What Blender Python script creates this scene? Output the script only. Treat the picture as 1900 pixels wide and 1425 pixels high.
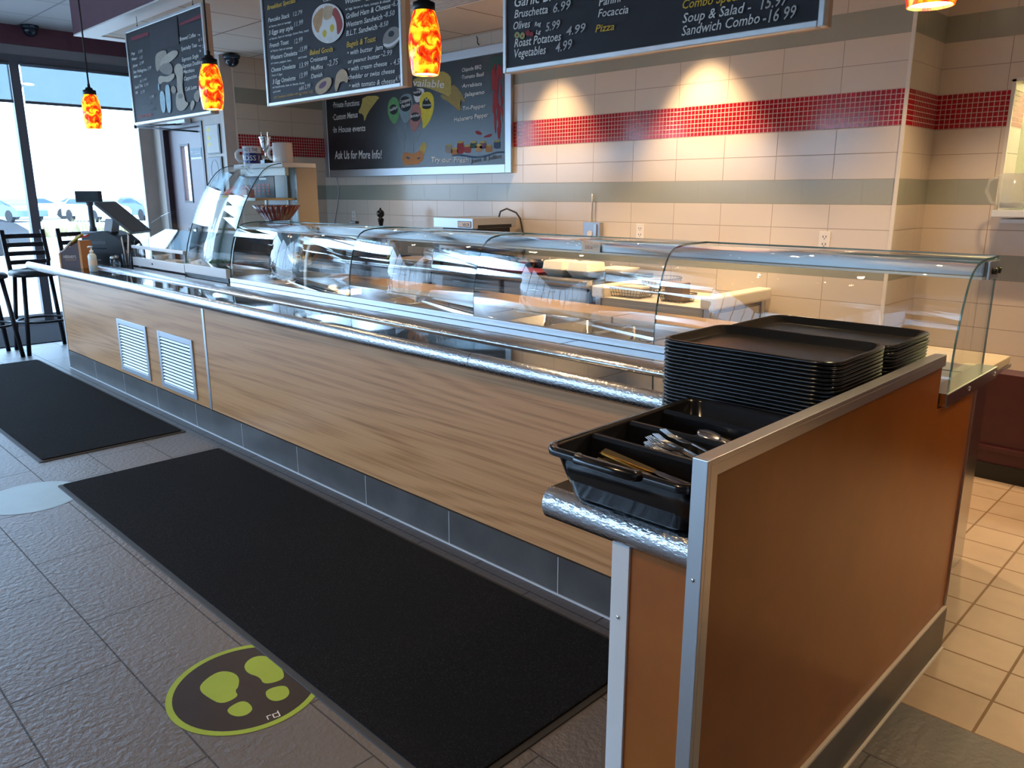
import bpy, bmesh, math, random
from mathutils import Vector, Matrix
random.seed(7)
for _o in list(bpy.data.objects): bpy.data.objects.remove(_o)
SC = bpy.context.scene
COL = SC.collection
# ---------------------------------------------------------------- camera
F_PX, YAW, PITCH, ROLL = 1451.6, 0.7794, -0.2392, -0.0003
CAM_AT = Vector((7.1453, -1.9595, 1.4191))
fw = Vector((-math.sin(YAW)*math.cos(PITCH), math.cos(YAW)*math.cos(PITCH), math.sin(PITCH)))
rt = Vector((math.cos(YAW), math.sin(YAW), 0.0)); up = rt.cross(fw)
cam_data = bpy.data.cameras.new('camera'); cam = bpy.data.objects.new('camera', cam_data); COL.objects.link(cam)
cam_data.sensor_width = 36.0; cam_data.lens = F_PX/1900*36.0; cam_data.clip_start = 0.02; cam_data.clip_end = 500
m4 = Matrix((rt, up, -fw)).transposed().to_4x4(); m4.translation = CAM_AT; cam.matrix_world = m4
SC.camera = cam
# ---------------------------------------------------------------- world, sun, daylight portals, exposure
SC.view_settings.view_transform = 'Standard'; SC.view_settings.look = 'None'
SC.view_settings.exposure = 0.28; SC.view_settings.gamma = 1.0; SC.view_settings.use_curve_mapping = False
W = bpy.data.worlds.new('sky'); SC.world = W; W.use_nodes = True
_bg = W.node_tree.nodes['Background']; _bg.inputs[0].default_value = (0.46, 0.70, 1.0, 1); _bg.inputs[1].default_value = 7.5
def lamp(name, kind, loc, energy, color, rot=(0, 0, 0), **kw):
    d = bpy.data.lights.new(name, kind); d.energy = energy; d.color = color
    for k, v in kw.items(): setattr(d, k, v)
    o = bpy.data.objects.new(name, d); o.location = loc; o.rotation_euler = rot; COL.objects.link(o); return o
lamp('sun', 'SUN', (0, 0, 20), 5.0, (1.0, 0.95, 0.86), (math.radians(-52), math.radians(14), 0), angle=0.01)
def portal(name, loc, rot, sx, sy):
    o = lamp(name, 'AREA', loc, 1.0, (1, 1, 1), rot, shape='RECTANGLE', size=sx, size_y=sy); o.data.cycles.is_portal = True
PI = math.pi
portal('daylight_portal_side', (-3.12, -2.0, 1.45), (0, -PI/2, 0), 3.0, 8.2)
portal('daylight_portal_front', (1.1, -6.15, 1.45), (PI/2, 0, 0), 8.2, 3.0)
WARM = (1.0, 0.68, 0.36)
# ---------------------------------------------------------------- node materials
MATS = {}
def new_mat(name):
    m = bpy.data.materials.new(name); m.use_nodes = True; MATS[name] = m
    nt = m.node_tree; b = nt.nodes['Principled BSDF']; return m, nt, b
def lin(c): return tuple(c) + (1.0,) if len(c) == 3 else c
def node(nt, t, **kw):
    n = nt.nodes.new(t)
    for k, v in kw.items(): setattr(n, k, v)
    return n
def math_n(nt, op, a, b=None, c=None, clamp=False):
    n = nt.nodes.new('ShaderNodeMath'); n.operation = op; n.use_clamp = clamp
    for i, v in enumerate((a, b, c)):
        if v is None: continue
        if isinstance(v, (int, float)): n.inputs[i].default_value = v
        else: nt.links.new(v, n.inputs[i])
    return n.outputs[0]
def mixc(nt, f, a, b):
    n = nt.nodes.new('ShaderNodeMix'); n.data_type = 'RGBA'
    for s, v in ((n.inputs[0], f), (n.inputs[6], a), (n.inputs[7], b)):
        if isinstance(v, (int, float)): s.default_value = v
        elif isinstance(v, tuple): s.default_value = lin(v)
        else: nt.links.new(v, s)
    return n.outputs[2]
def coords(nt, sx=1, sy=1, sz=1, kind='Object', rot=(0, 0, 0), loc=(0, 0, 0)):
    tc = nt.nodes.new('ShaderNodeTexCoord'); mp = nt.nodes.new('ShaderNodeMapping')
    mp.inputs['Scale'].default_value = (sx, sy, sz); mp.inputs['Rotation'].default_value = rot; mp.inputs['Location'].default_value = loc
    nt.links.new(tc.outputs[kind], mp.inputs[0]); return mp.outputs[0]
def noise(nt, vec, scale, detail=3, rough=0.5, dist=0.0):
    n = nt.nodes.new('ShaderNodeTexNoise'); n.inputs['Scale'].default_value = scale; n.inputs['Detail'].default_value = detail
    n.inputs['Roughness'].default_value = rough; n.inputs['Distortion'].default_value = dist
    nt.links.new(vec, n.inputs['Vector']); return n.outputs[0]
def ramp(nt, fac, stops):
    n = nt.nodes.new('ShaderNodeValToRGB'); e = n.color_ramp.elements
    while len(e) < len(stops): e.new(0.5)
    for el, (p, c) in zip(e, stops): el.position = p; el.color = lin(c)
    nt.links.new(fac, n.inputs[0]); return n.outputs[0]
def bump(nt, b, h, strength=0.3, dist=0.002):
    n = nt.nodes.new('ShaderNodeBump'); n.inputs['Strength'].default_value = strength; n.inputs['Distance'].default_value = dist
    nt.links.new(h, n.inputs['Height']); nt.links.new(n.outputs[0], b.inputs['Normal'])
def M(name, color, rough=0.5, metal=0.0, var=0.0, vscale=8.0, bmp=0.0, bscale=200.0, bdist=0.001, coat=0.0, spec=None, stretch=(1, 1, 1), trans=0.0, alpha=1.0):
    """general surface: slight procedural colour variation and bump"""
    m, nt, b = new_mat(name); v = coords(nt, *stretch)
    f = noise(nt, v, vscale, 4, 0.6); k = max(var, 0.02)
    c2 = tuple(max(0, x*(1-k)) for x in color); c3 = tuple(min(1, x*(1+k)) for x in color)
    nt.links.new(ramp(nt, f, [(0.3, c2), (0.7, c3)]), b.inputs['Base Color'])
    b.inputs['Roughness'].default_value = rough; b.inputs['Metallic'].default_value = metal
    if coat: b.inputs['Coat Weight'].default_value = coat; b.inputs['Coat Roughness'].default_value = 0.05
    if spec is not None: b.inputs['Specular IOR Level'].default_value = spec
    if trans: b.inputs['Transmission Weight'].default_value = trans
    if alpha < 1: b.inputs['Alpha'].default_value = alpha
    if bmp: bump(nt, b, noise(nt, v, bscale, 2), bmp, bdist)
    return m
def emit(name, color, strength):
    m, nt, b = new_mat(name); b.inputs['Base Color'].default_value = lin(color)
    b.inputs['Emission Color'].default_value = lin(color); b.inputs['Emission Strength'].default_value = strength; return m
def glass(name, tint=(0.94, 0.98, 0.96), refl=1.0, f0=0.04, rough=0.0):
    """thin clear pane: transparent, with a Schlick mirror that does not care about the side it is seen from"""
    m = bpy.data.materials.new(name); m.use_nodes = True; nt = m.node_tree; nt.nodes.clear(); MATS[name] = m
    g = node(nt, 'ShaderNodeNewGeometry'); d = node(nt, 'ShaderNodeVectorMath', operation='DOT_PRODUCT')
    nt.links.new(g.outputs['Normal'], d.inputs[0]); nt.links.new(g.outputs['Incoming'], d.inputs[1])
    c = math_n(nt, 'ABSOLUTE', d.outputs['Value']); p = math_n(nt, 'POWER', math_n(nt, 'SUBTRACT', 1.0, c), 5.0)
    f = math_n(nt, 'MULTIPLY', math_n(nt, 'MULTIPLY_ADD', p, 1-f0, f0), refl, clamp=True)
    t = node(nt, 'ShaderNodeBsdfTransparent'); t.inputs[0].default_value = lin(tint)
    gl = node(nt, 'ShaderNodeBsdfGlossy'); gl.inputs['Roughness'].default_value = rough; gl.inputs[0].default_value = (1, 1, 1, 1)
    mx = node(nt, 'ShaderNodeMixShader'); nt.links.new(f, mx.inputs[0]); nt.links.new(t.outputs[0], mx.inputs[1]); nt.links.new(gl.outputs[0], mx.inputs[2])
    o = node(nt, 'ShaderNodeOutputMaterial'); nt.links.new(mx.outputs[0], o.inputs[0]); return m
def brick_mat(name, plane, w, h, c1, c2, mortar, msize, offset=0.0, ox=0.0, oz=0.0, rough=0.25, coat=0.0, bmpn=0.0, bsc=60.0, bd=0.003, var=0.05, vscale=2.0, mb=0.4):
    """tiles of w x h metres laid in a plane ('xy','xz','yz'), joints through the origin (ox, oz)"""
    m, nt, b = new_mat(name); tc = node(nt, 'ShaderNodeTexCoord'); s = node(nt, 'ShaderNodeSeparateXYZ'); nt.links.new(tc.outputs['Object'], s.inputs[0])
    i, j = {'xy': (0, 1), 'xz': (0, 2), 'yz': (1, 2)}[plane]
    cx = node(nt, 'ShaderNodeCombineXYZ'); nt.links.new(math_n(nt, 'SUBTRACT', s.outputs[i], ox - 400*w), cx.inputs[0]); nt.links.new(math_n(nt, 'SUBTRACT', s.outputs[j], oz - 400*h), cx.inputs[1])
    br = node(nt, 'ShaderNodeTexBrick', offset=offset, offset_frequency=2, squash=1.0)
    nt.links.new(cx.outputs[0], br.inputs['Vector']); br.inputs['Scale'].default_value = 1.0
    br.inputs['Mortar Size'].default_value = msize; br.inputs['Mortar Smooth'].default_value = 0.1
    br.inputs['Brick Width'].default_value = w; br.inputs['Row Height'].default_value = h; br.inputs['Bias'].default_value = 0.0
    br.inputs['Color1'].default_value = lin(c1); br.inputs['Color2'].default_value = lin(c2); br.inputs['Mortar'].default_value = lin(mortar)
    nz = noise(nt, tc.outputs['Object'], vscale, 5, 0.6)
    dk = ramp(nt, nz, [(0.3, (1-var,)*3), (0.7, (1.0, 1.0, 1.0))])
    mm = node(nt, 'ShaderNodeMix', data_type='RGBA', blend_type='MULTIPLY'); mm.inputs[0].default_value = 1.0
    nt.links.new(br.outputs['Color'], mm.inputs[6]); nt.links.new(dk, mm.inputs[7]); nt.links.new(mm.outputs[2], b.inputs['Base Color'])
    nt.links.new(math_n(nt, 'MULTIPLY_ADD', br.outputs['Fac'], 0.7-rough, rough), b.inputs['Roughness'])
    h1 = math_n(nt, 'MULTIPLY', br.outputs['Fac'], -mb)
    if bmpn: h1 = math_n(nt, 'ADD', h1, math_n(nt, 'MULTIPLY', noise(nt, tc.outputs['Object'], bsc, 3, 0.55), bmpn))
    bump(nt, b, h1, 0.6, bd)
    if coat: b.inputs['Coat Weight'].default_value = coat
    return m
# ---------------------------------------------------------------- mesh builder
class MB:
    def __init__(s): s.bm = bmesh.new(); s.mats = []; s.cur = 0
    def use(s, m):
        if m not in s.mats: s.mats.append(m)
        s.cur = s.mats.index(m); return s
    def face(s, vs, smooth=False):
        f = s.bm.faces.new(vs); f.material_index = s.cur; f.smooth = smooth; return f
    def poly(s, pts, smooth=False): s.face([s.bm.verts.new(p) for p in pts], smooth); return s
    def box(s, x0, y0, z0, x1, y1, z1, bev=0.0, seg=2, mat=None):
        b = bmesh.new(); bmesh.ops.create_cube(b, size=1)
        for v in b.verts: v.co = Vector(((x0+x1)/2 + v.co.x*(x1-x0), (y0+y1)/2 + v.co.y*(y1-y0), (z0+z1)/2 + v.co.z*(z1-z0)))
        if bev: bmesh.ops.bevel(b, geom=b.edges[:], offset=min(bev, 0.49*min(abs(x1-x0), abs(y1-y0), abs(z1-z0))), segments=seg, affect='EDGES', profile=0.6)
        if mat is not None: b.transform(mat)
        s.merge(b, smooth=bool(bev) and seg > 2); return s
    def merge(s, b, smooth=None):
        mp = {v: s.bm.verts.new(v.co) for v in b.verts}
        for f in b.faces:
            try: n = s.bm.faces.new([mp[v] for v in f.verts])
            except ValueError: continue
            n.material_index = s.cur; n.smooth = f.smooth if smooth is None else smooth
        b.free()
    def loft(s, rings, cap0=True, cap1=True, close=True, smooth=True):
        R = [[s.bm.verts.new(p) for p in r] for r in rings]; n = len(R[0])
        for a, b in zip(R, R[1:]):
            for i in range(n if close else n-1): s.face([a[i], a[(i+1) % n], b[(i+1) % n], b[i]], smooth)
        if cap0: s.face(list(reversed(R[0])))
        if cap1: s.face(R[-1])
        return s
    def lathe(s, prof, at=(0, 0, 0), n=24, smooth=True, mat=None, cap0=True, cap1=True):
        rings = []
        for r, z in prof:
            ring = [Vector((max(r, 1e-4)*math.cos(2*PI*i/n), max(r, 1e-4)*math.sin(2*PI*i/n), z)) for i in range(n)]
            rings.append([(mat @ p if mat else p) + Vector(at) for p in ring])
        return s.loft(rings, cap0, cap1, True, smooth)
    def tube(s, pts, r, n=8, closed=False, cap=True, radii=None):
        P = [Vector(p) for p in pts]; k = len(P); rings = []; up0 = None
        for i, p in enumerate(P):
            a = P[(i-1) % k] if (closed or i > 0) else p; b = P[(i+1) % k] if (closed or i < k-1) else p
            t = (b-a).normalized() if (b-a).length > 1e-9 else Vector((0, 0, 1))
            if up0 is None: up0 = t.orthogonal().normalized()
            u = (up0 - t*up0.dot(t)); u = u.normalized() if u.length > 1e-6 else t.orthogonal().normalized(); up0 = u; v = t.cross(u)
            q = radii[i] if radii else r
            rings.append([p + u*q*math.cos(2*PI*j/n) + v*q*math.sin(2*PI*j/n) for j in range(n)])
        if closed: rings.append(rings[0]); return s.loft(rings, False, False)
        return s.loft(rings, cap, cap)
    def prism(s, prof, axis, a, b, smooth=False):
        """closed 2D profile swept along an axis: 'x' takes (y,z), 'y' takes (x,z), 'z' takes (x,y)"""
        f = {'x': lambda p, t: (t, p[0], p[1]), 'y': lambda p, t: (p[0], t, p[1]), 'z': lambda p, t: (p[0], p[1], t)}[axis]
        r0 = [s.bm.verts.new(f(p, a)) for p in prof]; r1 = [s.bm.verts.new(f(p, b)) for p in prof]; n = len(prof)
        for i in range(n): s.face([r0[i], r0[(i+1) % n], r1[(i+1) % n], r1[i]], smooth)
        c0 = s.face(list(reversed(r0))); c1 = s.face(r1); bmesh.ops.triangulate(s.bm, faces=[c0, c1]); return s
    def flat(s, pts):
        f = s.face([s.bm.verts.new(p) for p in pts]); bmesh.ops.triangulate(s.bm, faces=[f]); return s
    def sphere(s, c, r, sc=(1, 1, 1), u=14, v=9, smooth=True):
        b = bmesh.new(); bmesh.ops.create_uvsphere(b, u_segments=u, v_segments=v, radius=r)
        for q in b.verts: q.co = Vector((q.co.x*sc[0], q.co.y*sc[1], q.co.z*sc[2])) + Vector(c)
        s.merge(b, smooth); return s
    def build(s, name, parent=None, loc=None, normals=True):
        if normals: bmesh.ops.recalc_face_normals(s.bm, faces=s.bm.faces)
        me = bpy.data.meshes.new(name); s.bm.to_mesh(me); s.bm.free()
        for m in s.mats: me.materials.append(MATS[m])
        o = bpy.data.objects.new(name, me); COL.objects.link(o)
        if parent is not None: o.parent = parent
        if loc is not None: o.location = loc
        return o
def tag(o, label=None, cat=None, group=None, kind=None):
    for k, v in (('label', label), ('category', cat), ('group', group), ('kind', kind)):
        if v: o[k] = v
    return o
def thing(name, label, cat, loc=(0, 0, 0), group=None, rot=(0, 0, 0)):
    o = bpy.data.objects.new(name, None); o.empty_display_size = 0.05; COL.objects.link(o); o.location = loc; o.rotation_euler = rot
    return tag(o, label, cat, group)
def struct(o): return tag(o, kind='structure')
def copy_tree(src, loc=None, rot=None, label=None, parent=None):
    c = src.copy(); COL.objects.link(c)
    if parent is not None: c.parent = parent
    if loc is not None: c.location = loc
    if rot is not None: c.rotation_euler = rot
    if label: c['label'] = label
    for ch in src.children: copy_tree(ch, parent=c)
    return c
def letters(mb, text, size=1.0, sx=1.0, shear=0.0, M4=Matrix(), width=None, align='LEFT', spacing=1.0):
    """lettering as flat mesh: unit text in its own xy plane, fitted to a width, then placed by M4"""
    cu = bpy.data.curves.new('t', 'FONT'); cu.body = text; cu.size = 1.0; cu.shear = shear; cu.resolution_u = 2; cu.align_x = align; cu.space_character = spacing; cu.offset = 0.008
    ob = bpy.data.objects.new('t', cu); me = bpy.data.meshes.new_from_object(ob)
    if len(me.vertices):
        xs = [v.co.x for v in me.vertices]; w = max(xs)-min(xs); x0 = min(xs)
        kx = (width/w) if width else size*sx; ky = size
        b = bmesh.new(); b.from_mesh(me)
        for v in b.verts:
            v.co = M4 @ Vector(((v.co.x-(x0 if width else 0))*kx, v.co.y*ky, 0))
        mb.merge(b, False)
    bpy.data.objects.remove(ob); bpy.data.curves.remove(cu); bpy.data.meshes.remove(me)
def rrect(w, d, r, n=5, cx=0, cy=0):
    pts = []
    for sx, sy, a0 in ((1, 1, 0), (-1, 1, 90), (-1, -1, 180), (1, -1, 270)):
        for i in range(n+1):
            a = math.radians(a0+90*i/n); pts.append((cx+sx*(w/2-r)+r*math.cos(a), cy+sy*(d/2-r)+r*math.sin(a)))
    return pts
B1=[('Pop', 'w', 0.111, 2.515, 0.188, 2.514, 0.021), ('2.50', 'c', 0.255, 2.514, 0.343, 2.514, 0.021), ('Water', 'w', 0.108, 2.473, 0.224, 2.473, 0.021), ('-1.25', 'c', 0.261, 2.469, 0.336, 2.469, 0.021), ('Juices', 'w', 0.112, 2.422, 0.218, 2.422, 0.022), ('-2.49', 'c', 0.248, 2.425, 0.352, 2.428, 0.023), ('San Pellegrino', 'w', 0.112, 2.375, 0.395, 2.369, 0.023), ('2.99', 'c', 0.41, 2.371, 0.484, 2.374, 0.023), ('Milk sm', 'w', 0.116, 2.338, 0.266, 2.337, 0.02), ('lg 2.49', 'c', 0.23, 2.299, 0.372, 2.3, 0.018), ('Iced Tea', 'w', 0.115, 2.255, 0.276, 2.26, 0.024), ('2.50', 'c', 0.304, 2.258, 0.397, 2.26, 0.02), ('V8', 'w', 0.113, 2.214, 0.162, 2.216, 0.02), ('2.75', 'c', 0.214, 2.21, 0.31, 2.214, 0.019), ('1.99', 'c', 0.396, 2.157, 0.479, 2.159, 0.021), ('3.50', 'g', 0.3, 2.112, 0.394, 2.115, 0.022), ('2.90', 'g', 0.379, 2.061, 0.462, 2.064, 0.022), ('TAXES NOT INCLUDED', 'r', 0.112, 2.027, 0.392, 2.027, 0.019), ('Brewed Coffee', 'w', 1.051, 2.507, 1.319, 2.504, 0.027), ('reg', 'w', 1.349, 2.507, 1.392, 2.505, 0.011), ('lg 2.19', 'c', 1.355, 2.47, 1.464, 2.468, 0.017), ('Specialty Teas', 'w', 1.059, 2.44, 1.326, 2.437, 0.026), ('reg', 'w', 1.348, 2.435, 1.392, 2.433, 0.011), ('2.10', 'c', 1.406, 2.419, 1.461, 2.418, 0.021), ('lg', 'w', 1.355, 2.4, 1.385, 2.4, 0.013), ('Espresso Single', 'w', 1.054, 2.365, 1.335, 2.363, 0.028), ('Espresso Double', 'w', 1.054, 2.319, 1.355, 2.319, 0.028), ('Macchiato', 'w', 1.061, 2.282, 1.251, 2.278, 0.024), ('Cappuccino', 'w', 1.06, 2.232, 1.282, 2.234, 0.027), ('reg', 'w', 1.296, 2.23, 1.333, 2.23, 0.01), ('Café Latte', 'w', 1.064, 2.159, 1.261, 2.161, 0.026)]
B2=[('Breakfast Specials', 'y', 2.348, 2.527, 2.684, 2.52, 0.025), ('Pancake Stack', 'w', 2.348, 2.456, 2.607, 2.449, 0.024), ('12.79', 'c', 2.646, 2.448, 2.752, 2.447, 0.023), ('w/ bacon, ham or sausage', 'w', 2.352, 2.424, 2.618, 2.417, 0.012), ('3 Eggs any style', 'w', 2.346, 2.382, 2.637, 2.376, 0.026), ('11.99', 'c', 2.653, 2.388, 2.755, 2.391, 0.027), ('w/ bacon, ham or sausage, home fries, toast', 'w', 2.347, 2.352, 2.811, 2.344, 0.013), ('French Toast', 'w', 2.345, 2.308, 2.578, 2.304, 0.025), ('12.99', 'c', 2.641, 2.294, 2.739, 2.297, 0.028), ('w/ bacon, ham or sausage', 'w', 2.352, 2.282, 2.619, 2.273, 0.013), ('Western Omelette', 'w', 2.351, 2.237, 2.668, 2.231, 0.026), ('-13.99', 'c', 2.684, 2.241, 2.785, 2.244, 0.028), ('w/ onion, pepper, ham,', 'w', 2.347, 2.21, 2.595, 2.203, 0.012), ('and toast', 'w', 2.675, 2.207, 2.776, 2.205, 0.013), ('Cheese Omelette', 'w', 2.346, 2.164, 2.639, 2.16, 0.026), ('13.99', 'c', 2.683, 2.153, 2.789, 2.156, 0.028), ('from 3 Eggs', 'w', 2.348, 2.139, 2.479, 2.136, 0.011), ('3 Egg Omelette', 'w', 2.352, 2.093, 2.631, 2.092, 0.026), ('13.99', 'c', 2.676, 2.095, 2.773, 2.1, 0.029), ('w/ mushroom, ham or bacon, home', 'w', 2.348, 2.067, 2.73, 2.061, 0.013), ('and toast', 'w', 2.349, 2.039, 2.445, 2.041, 0.012), ('add 2.99', 'c', 2.663, 2.028, 2.794, 2.034, 0.025), ('(All Omelettes available with egg whites only)', 'o', 2.355, 2.005, 2.819, 2.003, 0.016), ('Baked Goods', 'y', 2.807, 2.213, 3.054, 2.206, 0.028), ('Croissants', 'w', 2.808, 2.173, 2.991, 2.17, 0.024), ('Muffins', 'w', 2.809, 2.128, 2.942, 2.126, 0.024), ('-2.75', 'c', 2.989, 2.131, 3.099, 2.133, 0.032), ('Danish', 'w', 2.807, 2.083, 2.93, 2.083, 0.024), ('Cafe', 'w', 2.98, 2.477, 3.063, 2.473, 0.017), ('Wonder Egg', 'w', 3.198, 2.432, 3.437, 2.425, 0.024), ('w/ egg, bacon or ham, tomato & cheese', 'w', 3.195, 2.4, 3.606, 2.382, 0.013), ('Grilled Ham & Cheese', 'w', 3.2, 2.356, 3.604, 2.352, 0.026), ('-6.75', 'c', 3.612, 2.357, 3.697, 2.352, 0.028), ('Western Sandwich', 'w', 3.196, 2.313, 3.531, 2.309, 0.026), ('-8.50', 'c', 3.543, 2.316, 3.638, 2.313, 0.025), ('B.L.T. Sandwich', 'w', 3.192, 2.269, 3.483, 2.266, 0.027), ('-8.50', 'c', 3.495, 2.271, 3.581, 2.272, 0.023), ('Bagels & Toast', 'y', 3.191, 2.21, 3.468, 2.209, 0.029), ('• with butter  jam', 'w', 3.196, 2.169, 3.525, 2.162, 0.025), ('or peanut butter', 'w', 3.196, 2.125, 3.5, 2.122, 0.022), ('-2.99', 'c', 3.508, 2.128, 3.605, 2.123, 0.028), ('• with cream cheese', 'w', 3.197, 2.084, 3.558, 2.078, 0.025), ('- 4.50', 'c', 3.587, 2.073, 3.689, 2.073, 0.028), ('cheddar or swiss cheese', 'w', 3.193, 2.042, 3.622, 2.034, 0.025), ('• with tomato & cheese', 'w', 3.198, 1.996, 3.623, 1.985, 0.026), ('4.99', 'c', 3.627, 1.989, 3.689, 1.996, 0.028)]
B3=[('Garlic Bread', 'w', 4.504, 2.221, 4.832, 2.21, 0.043), ('Bruschetta', 'w', 4.504, 2.176, 4.704, 2.168, 0.033), ('6.99', 'c', 4.735, 2.164, 4.833, 2.166, 0.036), ('Olives', 'w', 4.498, 2.129, 4.601, 2.126, 0.032), ('Reg', 'w', 4.628, 2.125, 4.666, 2.124, 0.018), ('5.99', 'c', 4.693, 2.096, 4.776, 2.099, 0.034), ('Lg', 'w', 4.636, 2.093, 4.666, 2.093, 0.016), ('Roast Potatoes', 'w', 4.504, 2.055, 4.782, 2.05, 0.035), ('4.99', 'c', 4.811, 2.064, 4.916, 2.067, 0.034), ('Vegetables', 'w', 4.504, 2.011, 4.696, 2.007, 0.035), ('4.99', 'c', 4.752, 2.005, 4.846, 2.011, 0.038), ('Panini', 'w', 4.982, 2.153, 5.097, 2.154, 0.033), ('Focaccia', 'w', 4.979, 2.112, 5.131, 2.106, 0.03), ('Pizza', 'y', 4.967, 2.057, 5.064, 2.054, 0.028), ('Combo Specials', 'y', 5.379, 2.084, 5.653, 2.078, 0.031), ('Soup & Salad -', 'w', 5.382, 2.035, 5.66, 2.035, 0.033), ('15.97', 'c', 5.696, 2.035, 5.798, 2.037, 0.038), ('Sandwich Combo', 'w', 5.381, 1.991, 5.696, 1.993, 0.034), ('-16 99', 'c', 5.707, 1.989, 5.827, 1.992, 0.04)]
CH=[('·Private Functions', 'w', -0.736, 2.342, -0.225, 2.332, 0.06), ('·Custom Menus', 'w', -0.749, 2.211, -0.264, 2.213, 0.063), ('·In House events', 'w', -0.762, 2.078, -0.134, 2.067, 0.065), ('Ask Us for More Info!', 'w', -0.748, 1.796, 0.139, 1.775, 0.088), ('Available', 'w', 0.576, 2.461, 1.166, 2.386, 0.069), ('Chipotle BBQ', 'w', 1.422, 2.503, 1.683, 2.508, 0.033), ('·Tomato Basil', 'w', 1.407, 2.441, 1.716, 2.442, 0.033), ('·Arrabiata', 'w', 1.412, 2.365, 1.688, 2.364, 0.034), ('·Jalapeno', 'w', 1.446, 2.286, 1.721, 2.29, 0.036), ('·Tri-Pepper', 'w', 1.407, 2.165, 1.739, 2.172, 0.036), ('·Habanero Pepper', 'w', 1.29, 2.073, 1.772, 2.091, 0.04), ('Try our Fresh', 'w', 0.952, 1.718, 1.497, 1.699, 0.048), ('Jams & Jellies', 'g', 1.525, 1.693, 1.934, 1.727, 0.037), ('Holidays', 'w', 0.306, 2.229, 0.435, 2.259, 0.031), ('Company', 'w', 0.481, 2.295, 0.654, 2.313, 0.033), ('Parties', 'w', 0.507, 2.249, 0.645, 2.269, 0.033), ('Weddings', 'w', 0.702, 2.369, 0.817, 2.379, 0.025), ('Birthdays', 'w', 0.646, 2.15, 0.789, 2.16, 0.027), ('1st', 'w', 0.881, 2.294, 0.923, 2.295, 0.028), ('Communion', 'w', 0.827, 2.249, 0.965, 2.243, 0.02)]
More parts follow.
